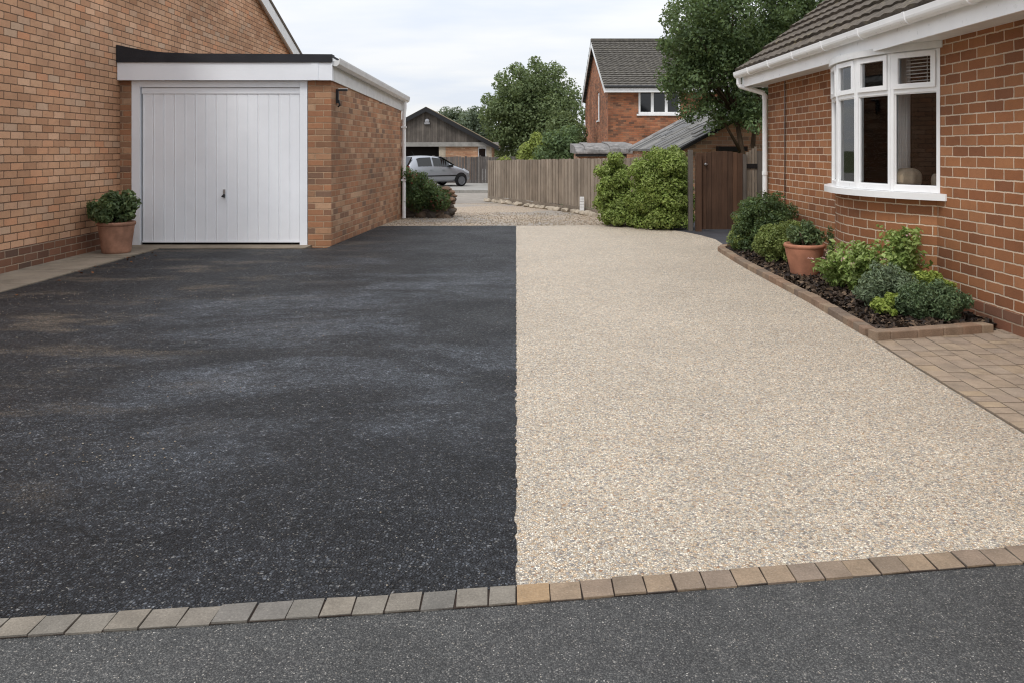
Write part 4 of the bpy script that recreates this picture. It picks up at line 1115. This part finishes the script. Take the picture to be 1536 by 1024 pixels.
b = MB(); b.prism([(e0 - .16, 23.7, oz(e0 - .16) + .06), (e0 - .16, 24.25, oz(e0 - .16) + .10), (e0 - .16, 24.25, oz(e0 - .16) - .05), (e0 - .16, 23.7, oz(e0 - .16) - .02)], (2.4, 0, 2.4 * sl)); T(b, 'lead_flashing', LEAD, t)
b = MB(); b.box(4.25, 4.86, 16.78, 16.998, 1.27, 1.37); T(b, 'lintel_canopy', BLACK, t, bevel=.01)
b = MB(); b.box(4.32, 4.80, 16.97, 16.998, -.1, 1.265); T(b, 'door', DKTIM, t)
# lean-to with lead-grey roof
t = thing('lean_to', 'low brick lean-to with a sagging grey lead roof behind the fence', 'lean-to', (2.7, 25, -.3))
b = MB(); b.box(1.98, 3.49, 25.2, 27.4, -.6, 1.20)
for k in range(7): b.box(1.90 + k * .23, 2.02 + k * .23, 25.02, 25.199, 1.06, 1.16)
T(b, 'wall', BR_OUT, t)
b = MB(); cuts = [1.86, 2.16, 2.44, 2.94, 3.26, 3.72]; hs = [1.27, 1.31, 1.295, 1.335, 1.325]
for k in range(5):
    x0, x1, za = cuts[k], cuts[k + 1] - .004, hs[k]
    b.prism([(x0, 24.92, 1.175), (x0, 24.92, 1.215), (x0, 24.96, za), (x0, 25.2, za + .09), (x0, 25.7, za + .16), (x0, 27.5, za + .24), (x0, 27.5, 1.2)], (x1 - x0, 0, 0))
T(b, 'lead_roof', LEAD, t)
b = MB(); b.box(1.86, 3.45, 24.95, 25.02, 1.09, 1.16); T(b, 'eaves_board', BLACK, t)

# ------------------------------------------------------------------ far two-storey house
t = thing('gabled_house', 'two-storey orange-red brick house with a steep tiled gable roof', 'house', (6, 35, -.5))
X0, X1, Y0, Y1 = 3.95, 13.5, 34.3, 45.6; ZE, ZR = 4.02, 6.60; YM = (Y0 + Y1) / 2
WX0, WX1, WZ0, WZ1 = 5.25, 7.05, 2.83, 3.88
b = MB()
def fr(x0, x1, z0, z1): b.box(x0, x1, Y0, Y0 + .25, z0, z1)
fr(X0, WX0, -.7, ZE); fr(WX1, X1, -.7, ZE); fr(WX0, WX1, -.7, WZ0); fr(WX0, WX1, WZ1, ZE)
GW0, GW1 = 37.9, 38.9
def gzz(y): return ZE + (ZR - ZE) * (1 - abs(y - YM) / (YM - Y0))
b.prism([(X0, Y0 + .251, -.7), (X0, GW0, -.7), (X0, GW0, gzz(GW0)), (X0, Y0 + .251, gzz(Y0 + .25))], (.25, 0, 0))
b.prism([(X0, GW1, -.7), (X0, Y1, -.7), (X0, Y1, ZE), (X0, YM, ZR), (X0, GW1, gzz(GW1))], (.25, 0, 0))
b.prism([(X0, GW0, -.7), (X0, GW1, -.7), (X0, GW1, 2.7), (X0, GW0, 2.7)], (.25, 0, 0))
b.prism([(X0, GW0, 4.05), (X0, GW1, 4.05), (X0, GW1, gzz(GW1)), (X0, GW0, gzz(GW0))], (.25, 0, 0))
b.box(X0 + .25, X1, Y1 - .25, Y1, -.7, ZE)
b.prism([(X1, Y0, -.7), (X1, Y1, -.7), (X1, Y1, ZE), (X1, YM, ZR), (X1, Y0, ZE)], (-.25, 0, 0))
T(b, 'wall', BR_FAR, t)
b = MB()
lv = math.hypot(YM - Y0 + .35, (ZR - ZE) * (YM - Y0 + .35) / (YM - Y0)); sp = (ZR - ZE) / (YM - Y0)
tile_roof(b, (X0 - .22, Y0 - .35, ZE - .35 * sp + .12), (1, 0, 0), X1 - X0 + .44, (0, 1, sp), lv, exp=.29, per=.24, amp=.020, th=.055, spp=6)
tile_roof(b, (X0 - .22, Y1 + .35, ZE - .35 * sp + .12), (1, 0, 0), X1 - X0 + .44, (0, -1, sp), lv, exp=.36, per=.3, amp=.045, th=.05, spp=3)
b.box(X0 - .22, X1 + .22, YM - .12, YM + .12, ZR + .12, ZR + .24)
T(b, 'roof', TILE_FAR, t)
b = MB()
for s_ in (-1, 1):
    ye = YM + s_ * (YM - Y0 + .34); ze = gzz(ye)
    b.prism([(X0 - .21, ye, ze - .14), (X0 - .21, YM, ZR - .14), (X0 - .21, YM, ZR + .09), (X0 - .21, ye, ze + .09)], (.035, 0, 0))
T(b, 'bargeboard', UPVC, t)
b = MB(); b.box(X0 - .17, X1 + .2, Y0 - .36, Y0 - .33, ZE - .28, ZE - .06); b.box(X0 - .17, X1 + .2, Y0 - .329, Y0, ZE - .275, ZE - .255); T(b, 'fascia', UPVC, t)
b = MB(); b.tube([(X0 - .2, Y0 - .42, ZE - .05), (X1 + .2, Y0 - .42, ZE - .05)], .055, 8); T(b, 'gutter', BLACK, t)
b = MB()
nx = 3; ww = (WX1 - WX0) / nx
for z0, z1 in ((WZ0, WZ0 + .09), (WZ1 - .09, WZ1)): b.box(WX0, WX1, Y0 + .03, Y0 + .12, z0, z1)
for k in range(nx + 1):
    xm = WX0 + k * ww; a, c = (0, .09) if k == 0 else ((-.09, 0) if k == nx else (-.06, .06))
    b.box(xm + a, xm + c, Y0 + .032, Y0 + .118, WZ0 + .09, WZ1 - .09)
win = T(b, 'window', UPVC, t)
b = MB(); b.box(WX0 + .05, WX1 - .05, Y0 + .07, Y0 + .08, WZ0 + .05, WZ1 - .05); b.build('pane', DGLASS, win)
b = MB(); b.box(WX0 - .08, WX1 + .08, Y0 - .06, Y0 + .028, WZ0 - .07, WZ0 - .001); b.build('sill', UPVC, win)
b = MB(); b.box(WX0 + .1, WX0 + ww - .08, Y0 + .085, Y0 + .1, WZ1 - .42, WZ1 - .1); b.build('blind', UPVC_OLD, win)
b = MB()
b.box(X0 + .04, X0 + .12, GW0, GW0 + .12, 2.7, 4.05); b.box(X0 + .04, X0 + .12, GW1 - .12, GW1, 2.7, 4.05); b.box(X0 + .04, X0 + .12, GW0 + .12, GW1 - .12, 2.7, 2.82); b.box(X0 + .04, X0 + .12, GW0 + .12, GW1 - .12, 3.93, 4.05)
b.box(X0 - .05, X0 + .039, GW0 - .08, GW1 + .08, 2.63, 2.699)
w2 = T(b, 'gable_window', UPVC, t)
b = MB(); b.box(X0 + .07, X0 + .08, GW0 + .1, GW1 - .1, 2.8, 3.95); b.build('pane', PANE, w2)
b = MB(); b.box(X0 + .13, X0 + .15, GW0 + .05, GW1 - .05, 2.75, 4.0); b.build('blind', UPVC, w2)

# ------------------------------------------------------------------ timber-gabled garage building at the back
t = thing('timber_gable_garage', 'black timber-gabled building with pale beam behind the silver car', 'outbuilding', (-5.2, 46, -.5))
BY = 46.0; AX = -5.15; BZ = 1.60; AZ = 3.62; HW = 3.75
b = MB(); k = 0; x = AX - HW + .1
while x < AX + HW - .1:
    w = .13; zx = AZ - abs(x + w / 2 - AX) * (AZ - BZ) / HW
    b.box(x, x + w - .012, BY - .03 + (k % 2) * .012, BY, BZ + .13, max(zx, BZ + .14)); x += w; k += 1
b.prism([(AX - HW, BY + .001, BZ + .1), (AX + HW, BY + .001, BZ + .1), (AX, BY + .001, AZ)], (0, .05, 0))
T(b, 'gable_boards', DKTIM, t)
b = MB(); b.box(AX - HW - .4, AX + HW + .4, BY - .16, BY - .031, BZ - .12, BZ + .13); T(b, 'beam', PAVE, t, bevel=.01)
for xa, xb in ((AX + .72, AX + 1.1), (AX + HW - .3, AX + HW)):
    b = MB(); b.box(xa, xb, BY - .02, BY + .2, -.6, BZ - .12); T(b, 'pillar', STONE_P, t)
b = MB(); b.box(AX + 1.1, AX + 2.95, BY, BY + .2, -.6, BZ - .12); b.box(AX - HW, AX - 2.4, BY, BY + .2, -.6, BZ - .12)
b.box(AX - HW, AX - HW + .2, BY + .2, BY + 6, -.6, BZ + .1); b.box(AX + HW - .2, AX + HW, BY + .2, BY + 6, -.6, BZ + .1); b.box(AX - HW + .2, AX + HW - .2, BY + 5.8, BY + 6, -.6, BZ + .1)
T(b, 'wall', brick_mat('brick_pale', [(186, 140, 108), (200, 156, 122), (176, 126, 96), (204, 168, 138)], (170, 146, 122), k=1.0, mo=.013), t)
b = MB(); b.box(AX - 2.39, AX + .71, BY + .5, BY + .55, -.6, BZ - .1); T(b, 'dark_opening', DARK, t)
b = MB(); b.box(AX + 2.96, AX + HW - .31, BY + .05, BY + .1, -.6, BZ - .12); sw = T(b, 'side_window', UPVC_OLD, t)
b = MB(); b.box(AX + 3.02, AX + HW - .36, BY + .035, BY + .049, 0.2, BZ - .24); b.build('pane', DGLASS, sw)
b = MB(); sl = (AZ - BZ) / HW
for s_ in (-1, 1):
    xe = AX + s_ * (HW + .4); ze = AZ - (HW + .4) * sl
    b.prism([(AX, BY - .3, AZ + .02), (xe, BY - .3, ze + .02), (xe, BY - .3, ze + .14), (AX, BY - .3, AZ + .14)], (0, 6.5, 0))
T(b, 'roof', tile_mat('mossy_roof', (122, 108, 86), 1.0, (140, 132, 96)), t)
b = MB()
for s_ in (-1, 1):
    xe = AX + s_ * (HW + .41); ze = AZ - (HW + .41) * sl
    b.prism([(AX, BY - .34, AZ - .14), (xe, BY - .34, ze - .14), (xe, BY - .34, ze + .12), (AX, BY - .34, AZ + .12)], (0, .039, 0))
T(b, 'bargeboard', BLACK, t)
b = MB(); b.lathe([(0.0, -.12), (.12, -.11), (.13, -.02), (.13, 0)], (AX + .05, BY - .04, 2.95), 16, axis='y'); b.box(AX - .1, AX + .2, BY - .16, BY - .031, 2.76, 2.86); T(b, 'gable_lamp', STEEL, t)
# board fence behind the car
t = thing('board_fence', 'dark weathered board fence standing behind the silver car', 'fence', (-2.5, 42, -.45))
b = MB(); x = -4.4; k = 0
while x < 2.0:
    w = random.choice([.12, .14, .16]); b.box(x, x + w - .01, 42 - (k % 2) * .025, 42.02, -.5, 0.93 + random.uniform(-.03, .03)); x += w; k += 1
T(b, 'boards', FENCE_DK, t)
for x in (-4.35, -1.9, 0.5):
    b = MB(); b.box(x - .06, x + .06, 42.03, 42.15, -.5, 1.0); T(b, 'fence_post', FENCE_DK, t)

# ------------------------------------------------------------------ silver hatchback
PAINT = G('silver_paint').done(lin((158, 161, 167)), 0.3, None, 0.6, 0.45)
TYRE = plain_mat('tyre_rubber', (26, 26, 27), 0.85, 0.2)
RIM = plain_mat('alloy_rim', (112, 114, 118), 0.4, 0.5, 0.3)
HEADL = plain_mat('headlamp_lens', (210, 214, 220), 0.1, 0.6)
TAILL = plain_mat('tail_lamp_lens', (130, 18, 16), 0.15, 0.6)
PLATE = plain_mat('number_plate', (206, 184, 60), 0.5)
car = thing('parked_car', 'silver five-door hatchback parked on the raised forecourt', 'car', (-4.02, 38.0, -.445), R(39))
ST = [(0.00, .36, .55, .62, .62, .64, .5), (.06, .28, .74, .84, .73, .75, .60), (.2, .24, .9, 1.12, .78, .80, .61), (.45, .2, .93, 1.38, .80, .82, .59), (.8, .2, .94, 1.46, .81, .83, .59), (1.4, .2, .94, 1.48, .81, .83, .60),
      (1.9, .2, .93, 1.43, .81, .83, .59), (2.3, .2, .92, 1.25, .81, .83, .60), (2.72, .2, .90, .99, .81, .82, .62), (3.1, .2, .82, .90, .80, .80, .62), (3.4, .22, .68, .78, .77, .76, .58), (3.6, .25, .52, .62, .68, .66, .5), (3.68, .34, .45, .5, .56, .55, .42)]
def stn(s):
    for a, c in zip(ST, ST[1:]):
        if s <= c[0]:
            f = (s - a[0]) / (c[0] - a[0]); return [p + (q - p) * f for p, q in zip(a, c)]
    return list(ST[-1])
OX = 1.84
rings = []
for s_, zb, zl, zt, ws, wb, wr in ST:
    half = [(ws * .82, zb), (ws, zb + .10), (wb * 1.01, (zb + zl) * .52), (wb * .985, zl), (wr + .02, zt - .05 * min(1, (zt - zl) / .3)), (wr * .72, zt)]
    ring = [(s_ - OX, -y, z) for y, z in half] + [(s_ - OX, y, z) for y, z in half[::-1]]
    rings.append(ring)
b = MB(); b.loft(rings); b.build('body', PAINT, car, smooth=True, sub=2)
def side_pt(s, t_, side, off):
    _, zb, zl, zt, ws, wb, wr = stn(s)
    y0, z0 = wb * .985, zl; y1, z1 = wr + .02, zt - .05 * min(1, (zt - zl) / .3)
    return (s - OX, side * (y0 + (y1 - y0) * t_ + off), z0 + (z1 - z0) * t_)
def win(name, side, s0, s1, t0=.10, t1=.92):
    b = MB(); n = 8
    for k in range(n):
        a, c = s0 + (s1 - s0) * k / n, s0 + (s1 - s0) * (k + 1) / n
        q = [side_pt(a, t0, side, .004), side_pt(c, t0, side, .004), side_pt(c, t1, side, .010), side_pt(a, t1, side, .010)]
        q2 = [(x, y - side * .03, z) for x, y, z in q]
        b.poly(q if side < 0 else q[::-1]); b.poly(q2[::-1] if side < 0 else q2)
    b.build(name, DGLASS, car)
for side in (-1, 1):
    win('rear_side_window', side, .62, 1.36); win('front_side_window', side, 1.46, 2.36)
b = MB()
b.prism([(.115 - OX, -.68, .97), (.115 - OX, .68, .97), (.43 - OX, .58, 1.38), (.43 - OX, -.58, 1.38)], (-.05, 0, .03)); b.build('rear_window', DGLASS, car, bevel=.01)
b = MB(); b.prism([(2.02 - OX, -.52, 1.405), (2.02 - OX, .52, 1.405), (2.70 - OX, .62, 1.015), (2.70 - OX, -.62, 1.015)], (.02, 0, .022)); b.build('windscreen', DGLASS, car, bevel=.01)
for side in (-1, 1):
    b = MB(); b.box(.68 - OX, 2.86 - OX, *sorted((side * .815, side * .850)), .50, .555); b.build('rub_strip', BLACK, car, bevel=.008)
    b = MB(); b.box(2.28 - OX, 2.45 - OX, *sorted((side * .80, side * .96)), .93, 1.04); b.build('mirror', BLACK, car, bevel=.03)
    b = MB(); b.prism([(3.22 - OX, side * .66, .70), (3.52 - OX, side * .62, .60), (3.52 - OX, side * .62, .70), (3.22 - OX, side * .66, .84)], (0, side * .095, 0)); b.build('headlight', HEADL, car, bevel=.015)
    b = MB(); b.box(.03 - OX, .16 - OX, *sorted((side * .60, side * .785)), .72, 1.0); b.build('tail_light', TAILL, car, bevel=.02)
    for sx in (1.32, 2.0):
        b = MB(); b.box(sx - .08 - OX, sx + .04 - OX, *sorted((side * .82, side * .848)), .80, .825); b.build('door_handle', PAINT, car, bevel=.005)
b = MB(); b.box(-.02 - OX, .01 - OX, -.26, .26, .55, .66); b.build('number_plate', PLATE, car)
b = MB(); b.box(-.03 - OX, .10 - OX, -.70, .70, .30, .46); b.build('rear_bumper', PAINT, car, bevel=.04)
b = MB(); b.tube([(.9 - OX, 0, 1.47), (.75 - OX, 0, 1.66)], .006, 6); b.build('aerial', BLACK, car)
for sx in (.60, 2.98):
    for side in (-1, 1):
        b = MB(); b.lathe([(.335, -.02), (.335, .02), (.30, .025), (.001, .025)] if side > 0 else [(.001, -.025), (.30, -.025), (.335, -.02), (.335, .02)], (sx - OX, side * .815, .33), 28, axis='y'); b.build('wheel_arch', BLACK, car)
        wt = bpy.data.objects.new('wheel', None); link(wt); wt.parent = car; wt.location = (sx - OX, side * .79, .285)
        b = MB(); b.lathe([(.20, -.09), (.262, -.088), (.285, -.06), (.285, .06), (.262, .088), (.20, .09)], (0, 0, 0), 32, axis='y', cap=False); b.build('tyre', TYRE, wt, smooth=True)
        b = MB(); b.lathe([(.001, -.088), (.05, -.09), (.06, -.078), (.18, -.075), (.20, -.09), (.212, -.08), (.212, .08), (.20, .09), (.18, .075), (.06, .078), (.05, .09), (.001, .088)], (0, 0, 0), 28, axis='y')
        for k in range(8):
            a = k * math.pi / 4; m4 = Matrix.Rotation(a, 4, 'Y'); b.box(.05, .19, -.089, .089, -.022, .022, m4)
        b.build('rim', RIM, wt)

# ------------------------------------------------------------------ trees
def tree(name, label, base, limbs, clumps, n, L, W, mat, trunk_r, group=None, jit=.5, core=None):
    t = thing(name, label, 'tree', base, 0, group)
    b = MB()
    for pth, r0, r1 in limbs:
        k = len(pth); b.tube(pth, [r0 + (r1 - r0) * i / (k - 1) for i in range(k)], 9)
    b.build('trunk', BARK, t, smooth=True)
    crown_mesh('crown', clumps, n, L, W, mat, t, jit=jit)
    return t
def limbs_for(clumps, h, r_, n, fork):
    out = [([(0, 0, -.3), (0.05, 0, h * .5), (0, .05, h)], r_, r_ * .7)]
    for c, q in random.sample(clumps, min(n, len(clumps))):
        c = Vector(c); m = Vector((0, 0, h)).lerp(c, .5) + Vector((random.gauss(0, .1), random.gauss(0, .1), .15)) * h * .12
        out.append(([(0, 0, h * fork), tuple(m), tuple(c)], r_ * .45, r_ * .08))
    return out
cl = clumps_in((0, 0, 4.35), (3.6, 3.1, 3.15), 130, .18, .32, .35, -.85) + clumps_in((-.4, 0, 2.2), (3.0, 2.6, 2.0), 40, .22, .36, .4, -.7)
cl += [(np.array([0, 0, 4.5]) + d_ * [3.35, 3.0, 3.05] * rng.uniform(.9, 1.04), rng.uniform(.28, .5)) for d_ in dirs(60, -.3)]
tree('round_tree', 'big rounded green tree between the barn-like garage and the gabled house', (1.1, 53, -.5), limbs_for(cl, 2.4, .26, 14, .75), cl, 46000, .19, .115, L_TREE, .25)
cl = clumps_in((0, 0, 2.2), (1.15, 1.1, 1.6), 40, .24, .38)
tree('bushy_tree', 'darker bushy tree touching the gabled house', (2.55, 40, -.5), limbs_for(cl, 1.4, .1, 8, .7), cl, 9000, .13, .08, L_TREE, .1)
cl = clumps_in((0, 0, 1.45), (.95, .9, 1.05), 34, .26, .4)
tree('bushy_tree', 'yellow-green bushy tree behind the long board fence', (1.10, 36, -.45), limbs_for(cl, 1.0, .08, 8, .7), cl, 7000, .12, .075, L_YTREE, .08)
cl = clumps_in((0, 0, 1.6), (1.0, .9, 1.3), 30, .26, .4)
tree('bushy_tree', 'low dark bushy tree at the foot of the big rounded tree', (1.9, 33.5, -.4), limbs_for(cl, 1.0, .08, 8, .7), cl, 6500, .12, .075, L_RTREE, .08)
cl = clumps_in((0, 0, .75), (.7, .6, .85), 20, .28, .4)
tree('bushy_tree', 'smallest yellowish bush at the right end of the dark back fence', (-.6, 40.5, -.45), limbs_for(cl, .5, .05, 5, .7), cl, 2500, .11, .07, L_YTREE, .05)
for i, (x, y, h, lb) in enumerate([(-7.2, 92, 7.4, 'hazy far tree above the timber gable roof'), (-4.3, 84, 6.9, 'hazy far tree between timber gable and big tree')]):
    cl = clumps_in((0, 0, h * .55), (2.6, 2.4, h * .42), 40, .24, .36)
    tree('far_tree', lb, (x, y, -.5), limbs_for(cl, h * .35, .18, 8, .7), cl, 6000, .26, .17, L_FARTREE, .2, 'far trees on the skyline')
# near tree behind the bungalow
c0 = np.array([0.0, 0, 0])
cl = clumps_in((-.1, .1, 3.95), (1.75, 1.6, 1.65), 80, .17, .30, .4, -.85)
cl += clumps_in((-.75, .0, 2.75), (1.0, .9, .75), 26, .22, .36, .3, -.8) + clumps_in((.9, .4, 3.6), (1.3, 1.2, 1.5), 40, .2, .32, .4, -.8) + clumps_in((-.1, .3, 2.15), (.9, .6, .45), 18, .3, .45, .3, -.8)
cl += [(np.array([-1.25 + rng.normal(-.08, .34), rng.normal(0, .3), rng.uniform(2.0, 4.2)]), rng.uniform(.14, .26)) for k in range(30)]
cl += [(np.array([rng.uniform(-.95, .5), rng.normal(-.1, .3), rng.uniform(1.72, 2.5)]), rng.uniform(.12, .22)) for k in range(26)]
cl = [c for c in cl if c[0][0] > -1.68 and c[0][0] > -1.5 - (c[0][2] - 3.4) * -.35 - .4]
lb_ = [([(.12, 0, -.1), (.08, 0, .6), (-.1, 0, 1.2), (-.22, .05, 2.0), (-.3, .1, 3.2)], .075, .03),
       ([(.14, 0, -.1), (.2, .02, .7), (.1, .0, 1.4), (.22, .1, 2.2), (.3, .1, 3.4)], .065, .03),
       ([(.16, .05, -.1), (.3, .05, .8), (.42, .1, 1.6), (.7, .1, 2.6), (.9, .1, 3.4)], .05, .02),
       ([(-.1, 0, 1.2), (-.5, 0, 1.9), (-1.0, 0, 2.5)], .035, .012)]
for c, q in random.sample(cl, 16): lb_.append(([(-.22, .05, 2.0), tuple((np.array([-.22, .05, 2.0]) + c) / 2 + [0, 0, .15]), tuple(c)], .028, .006))
tree('near_tree', 'dark leafy multi-stemmed tree rising behind the bungalow roof', (4.52, 15.6, 0), lb_, cl, 54000, .072, .042, L_RTREE, .1)
cl = clumps_in((0, 0, .9), (.35, .35, .5), 16, .25, .4)
shrub('dark_shrub', 'dark climber at the stems of the near tree beside the downpipe', 'shrub', (4.95, 15.2, 0), (4.95, 15.2, .95), (.3, .3, .75), L_DARK, 2500, .06, .035, 30)

# fallen leaves by the concrete path
LEAFD = pebble_mat('dead_leaf', [(112, 72, 46), (136, 92, 60), (90, 60, 42)])
P = np.c_[rng.normal(-4.55, .1, 26), rng.uniform(6.5, 10, 26), np.full(26, .018)]
V, F = leaf_cloud(P, np.tile([0, 0, 1.0], (26, 1)), .04, .025, .25); o = np_mesh('fallen_leaves', V, F, LEAFD); tag(o, 'few brown fallen leaves along the concrete path', 'leaves', kind='stuff')

# ------------------------------------------------------------------ sky, sun, camera
SUN_EL, SUN_AZ = 52, 214            # azimuth: direction the light comes FROM, degrees from +Y clockwise
w = bpy.data.worlds.new('World'); S.world = w; w.use_nodes = True
nt = w.node_tree; bg = nt.nodes['Background']
sky = nt.nodes.new('ShaderNodeTexSky'); sky.sky_type = 'NISHITA'; sky.sun_disc = False
sky.sun_elevation = R(SUN_EL); sky.sun_rotation = R(SUN_AZ)
tc = nt.nodes.new('ShaderNodeTexCoord'); sp = nt.nodes.new('ShaderNodeSeparateXYZ'); nt.links.new(tc.outputs['Generated'], sp.inputs[0])
def wm(op, a, b):
    n = nt.nodes.new('ShaderNodeMath'); n.operation = op
    for i, v in enumerate((a, b)):
        if isinstance(v, bpy.types.NodeSocket): nt.links.new(v, n.inputs[i])
        else: n.inputs[i].default_value = v
    return n.outputs[0]
zz = wm('ADD', wm('MAXIMUM', sp.outputs[2], 0.0), 0.14)
cx = nt.nodes.new('ShaderNodeCombineXYZ'); nt.links.new(wm('DIVIDE', sp.outputs[0], zz), cx.inputs[0]); nt.links.new(wm('MULTIPLY', wm('DIVIDE', sp.outputs[1], zz), 1.6), cx.inputs[1])
nz = nt.nodes.new('ShaderNodeTexNoise'); nt.links.new(cx.outputs[0], nz.inputs['Vector']); nz.inputs['Scale'].default_value = 1.1; nz.inputs['Detail'].default_value = 5; nz.inputs['Roughness'].default_value = .5
rp = nt.nodes.new('ShaderNodeValToRGB'); e = rp.color_ramp.elements
e[0].position = .34; e[0].color = (8.3, 8.8, 9.8, 1); e[1].position = .62; e[1].color = (9.9, 9.95, 10.1, 1)
nt.links.new(nz.outputs['Fac'], rp.inputs[0])
mx = nt.nodes.new('ShaderNodeMix'); mx.data_type = 'RGBA'; mx.inputs[0].default_value = .88
nt.links.new(sky.outputs[0], mx.inputs[6]); nt.links.new(rp.outputs[0], mx.inputs[7]); # overcast: the cloud deck is brightest overhead
vm = nt.nodes.new('ShaderNodeVectorMath'); vm.operation = 'SCALE'; nt.links.new(mx.outputs[2], vm.inputs[0])
nt.links.new(wm('ADD', 0.94, wm('MULTIPLY', wm('MAXIMUM', sp.outputs[2], 0.0), 0.9)), vm.inputs[3]); nt.links.new(vm.outputs[0], bg.inputs[0])
bg.inputs[1].default_value = 0.1
sd = bpy.data.lights.new('sun', 'SUN'); sd.energy = 1.5; sd.angle = R(13); sd.color = (1.0, .97, .93)
so = bpy.data.objects.new('sun', sd); link(so)
az = R(SUN_AZ); d = Vector((math.sin(az) * math.cos(R(SUN_EL)), math.cos(az) * math.cos(R(SUN_EL)), math.sin(R(SUN_EL))))
so.rotation_euler = d.to_track_quat('Z', 'Y').to_euler(); so.location = d * 40

cd = bpy.data.cameras.new('camera'); co = bpy.data.objects.new('camera', cd); link(co)
co.location = (0, 0, 1.3); co.rotation_euler = (R(90), 0, 0)
cd.sensor_width = 36; cd.lens = 1200 / 1536 * 36
cd.shift_x = -6 / 1536; cd.shift_y = -(512 - 225) / 1536
cd.clip_start = .05; cd.clip_end = 3000
S.camera = co
S.view_settings.view_transform = 'Standard'; S.view_settings.look = 'None'; S.view_settings.exposure = 0.0; S.view_settings.gamma = 1.0
S.render.engine = 'CYCLES'
S.cycles.pixel_filter_type = 'BLACKMAN_HARRIS'; S.cycles.filter_width = 1.15
S.cycles.max_bounces = 8; S.cycles.transparent_max_bounces = 12
S.cycles.use_denoising = True
S.cycles.denoiser = 'OPENIMAGEDENOISE'
S.cycles.denoising_input_passes = 'RGB_ALBEDO_NORMAL'
S.cycles.denoising_prefilter = 'ACCURATE'
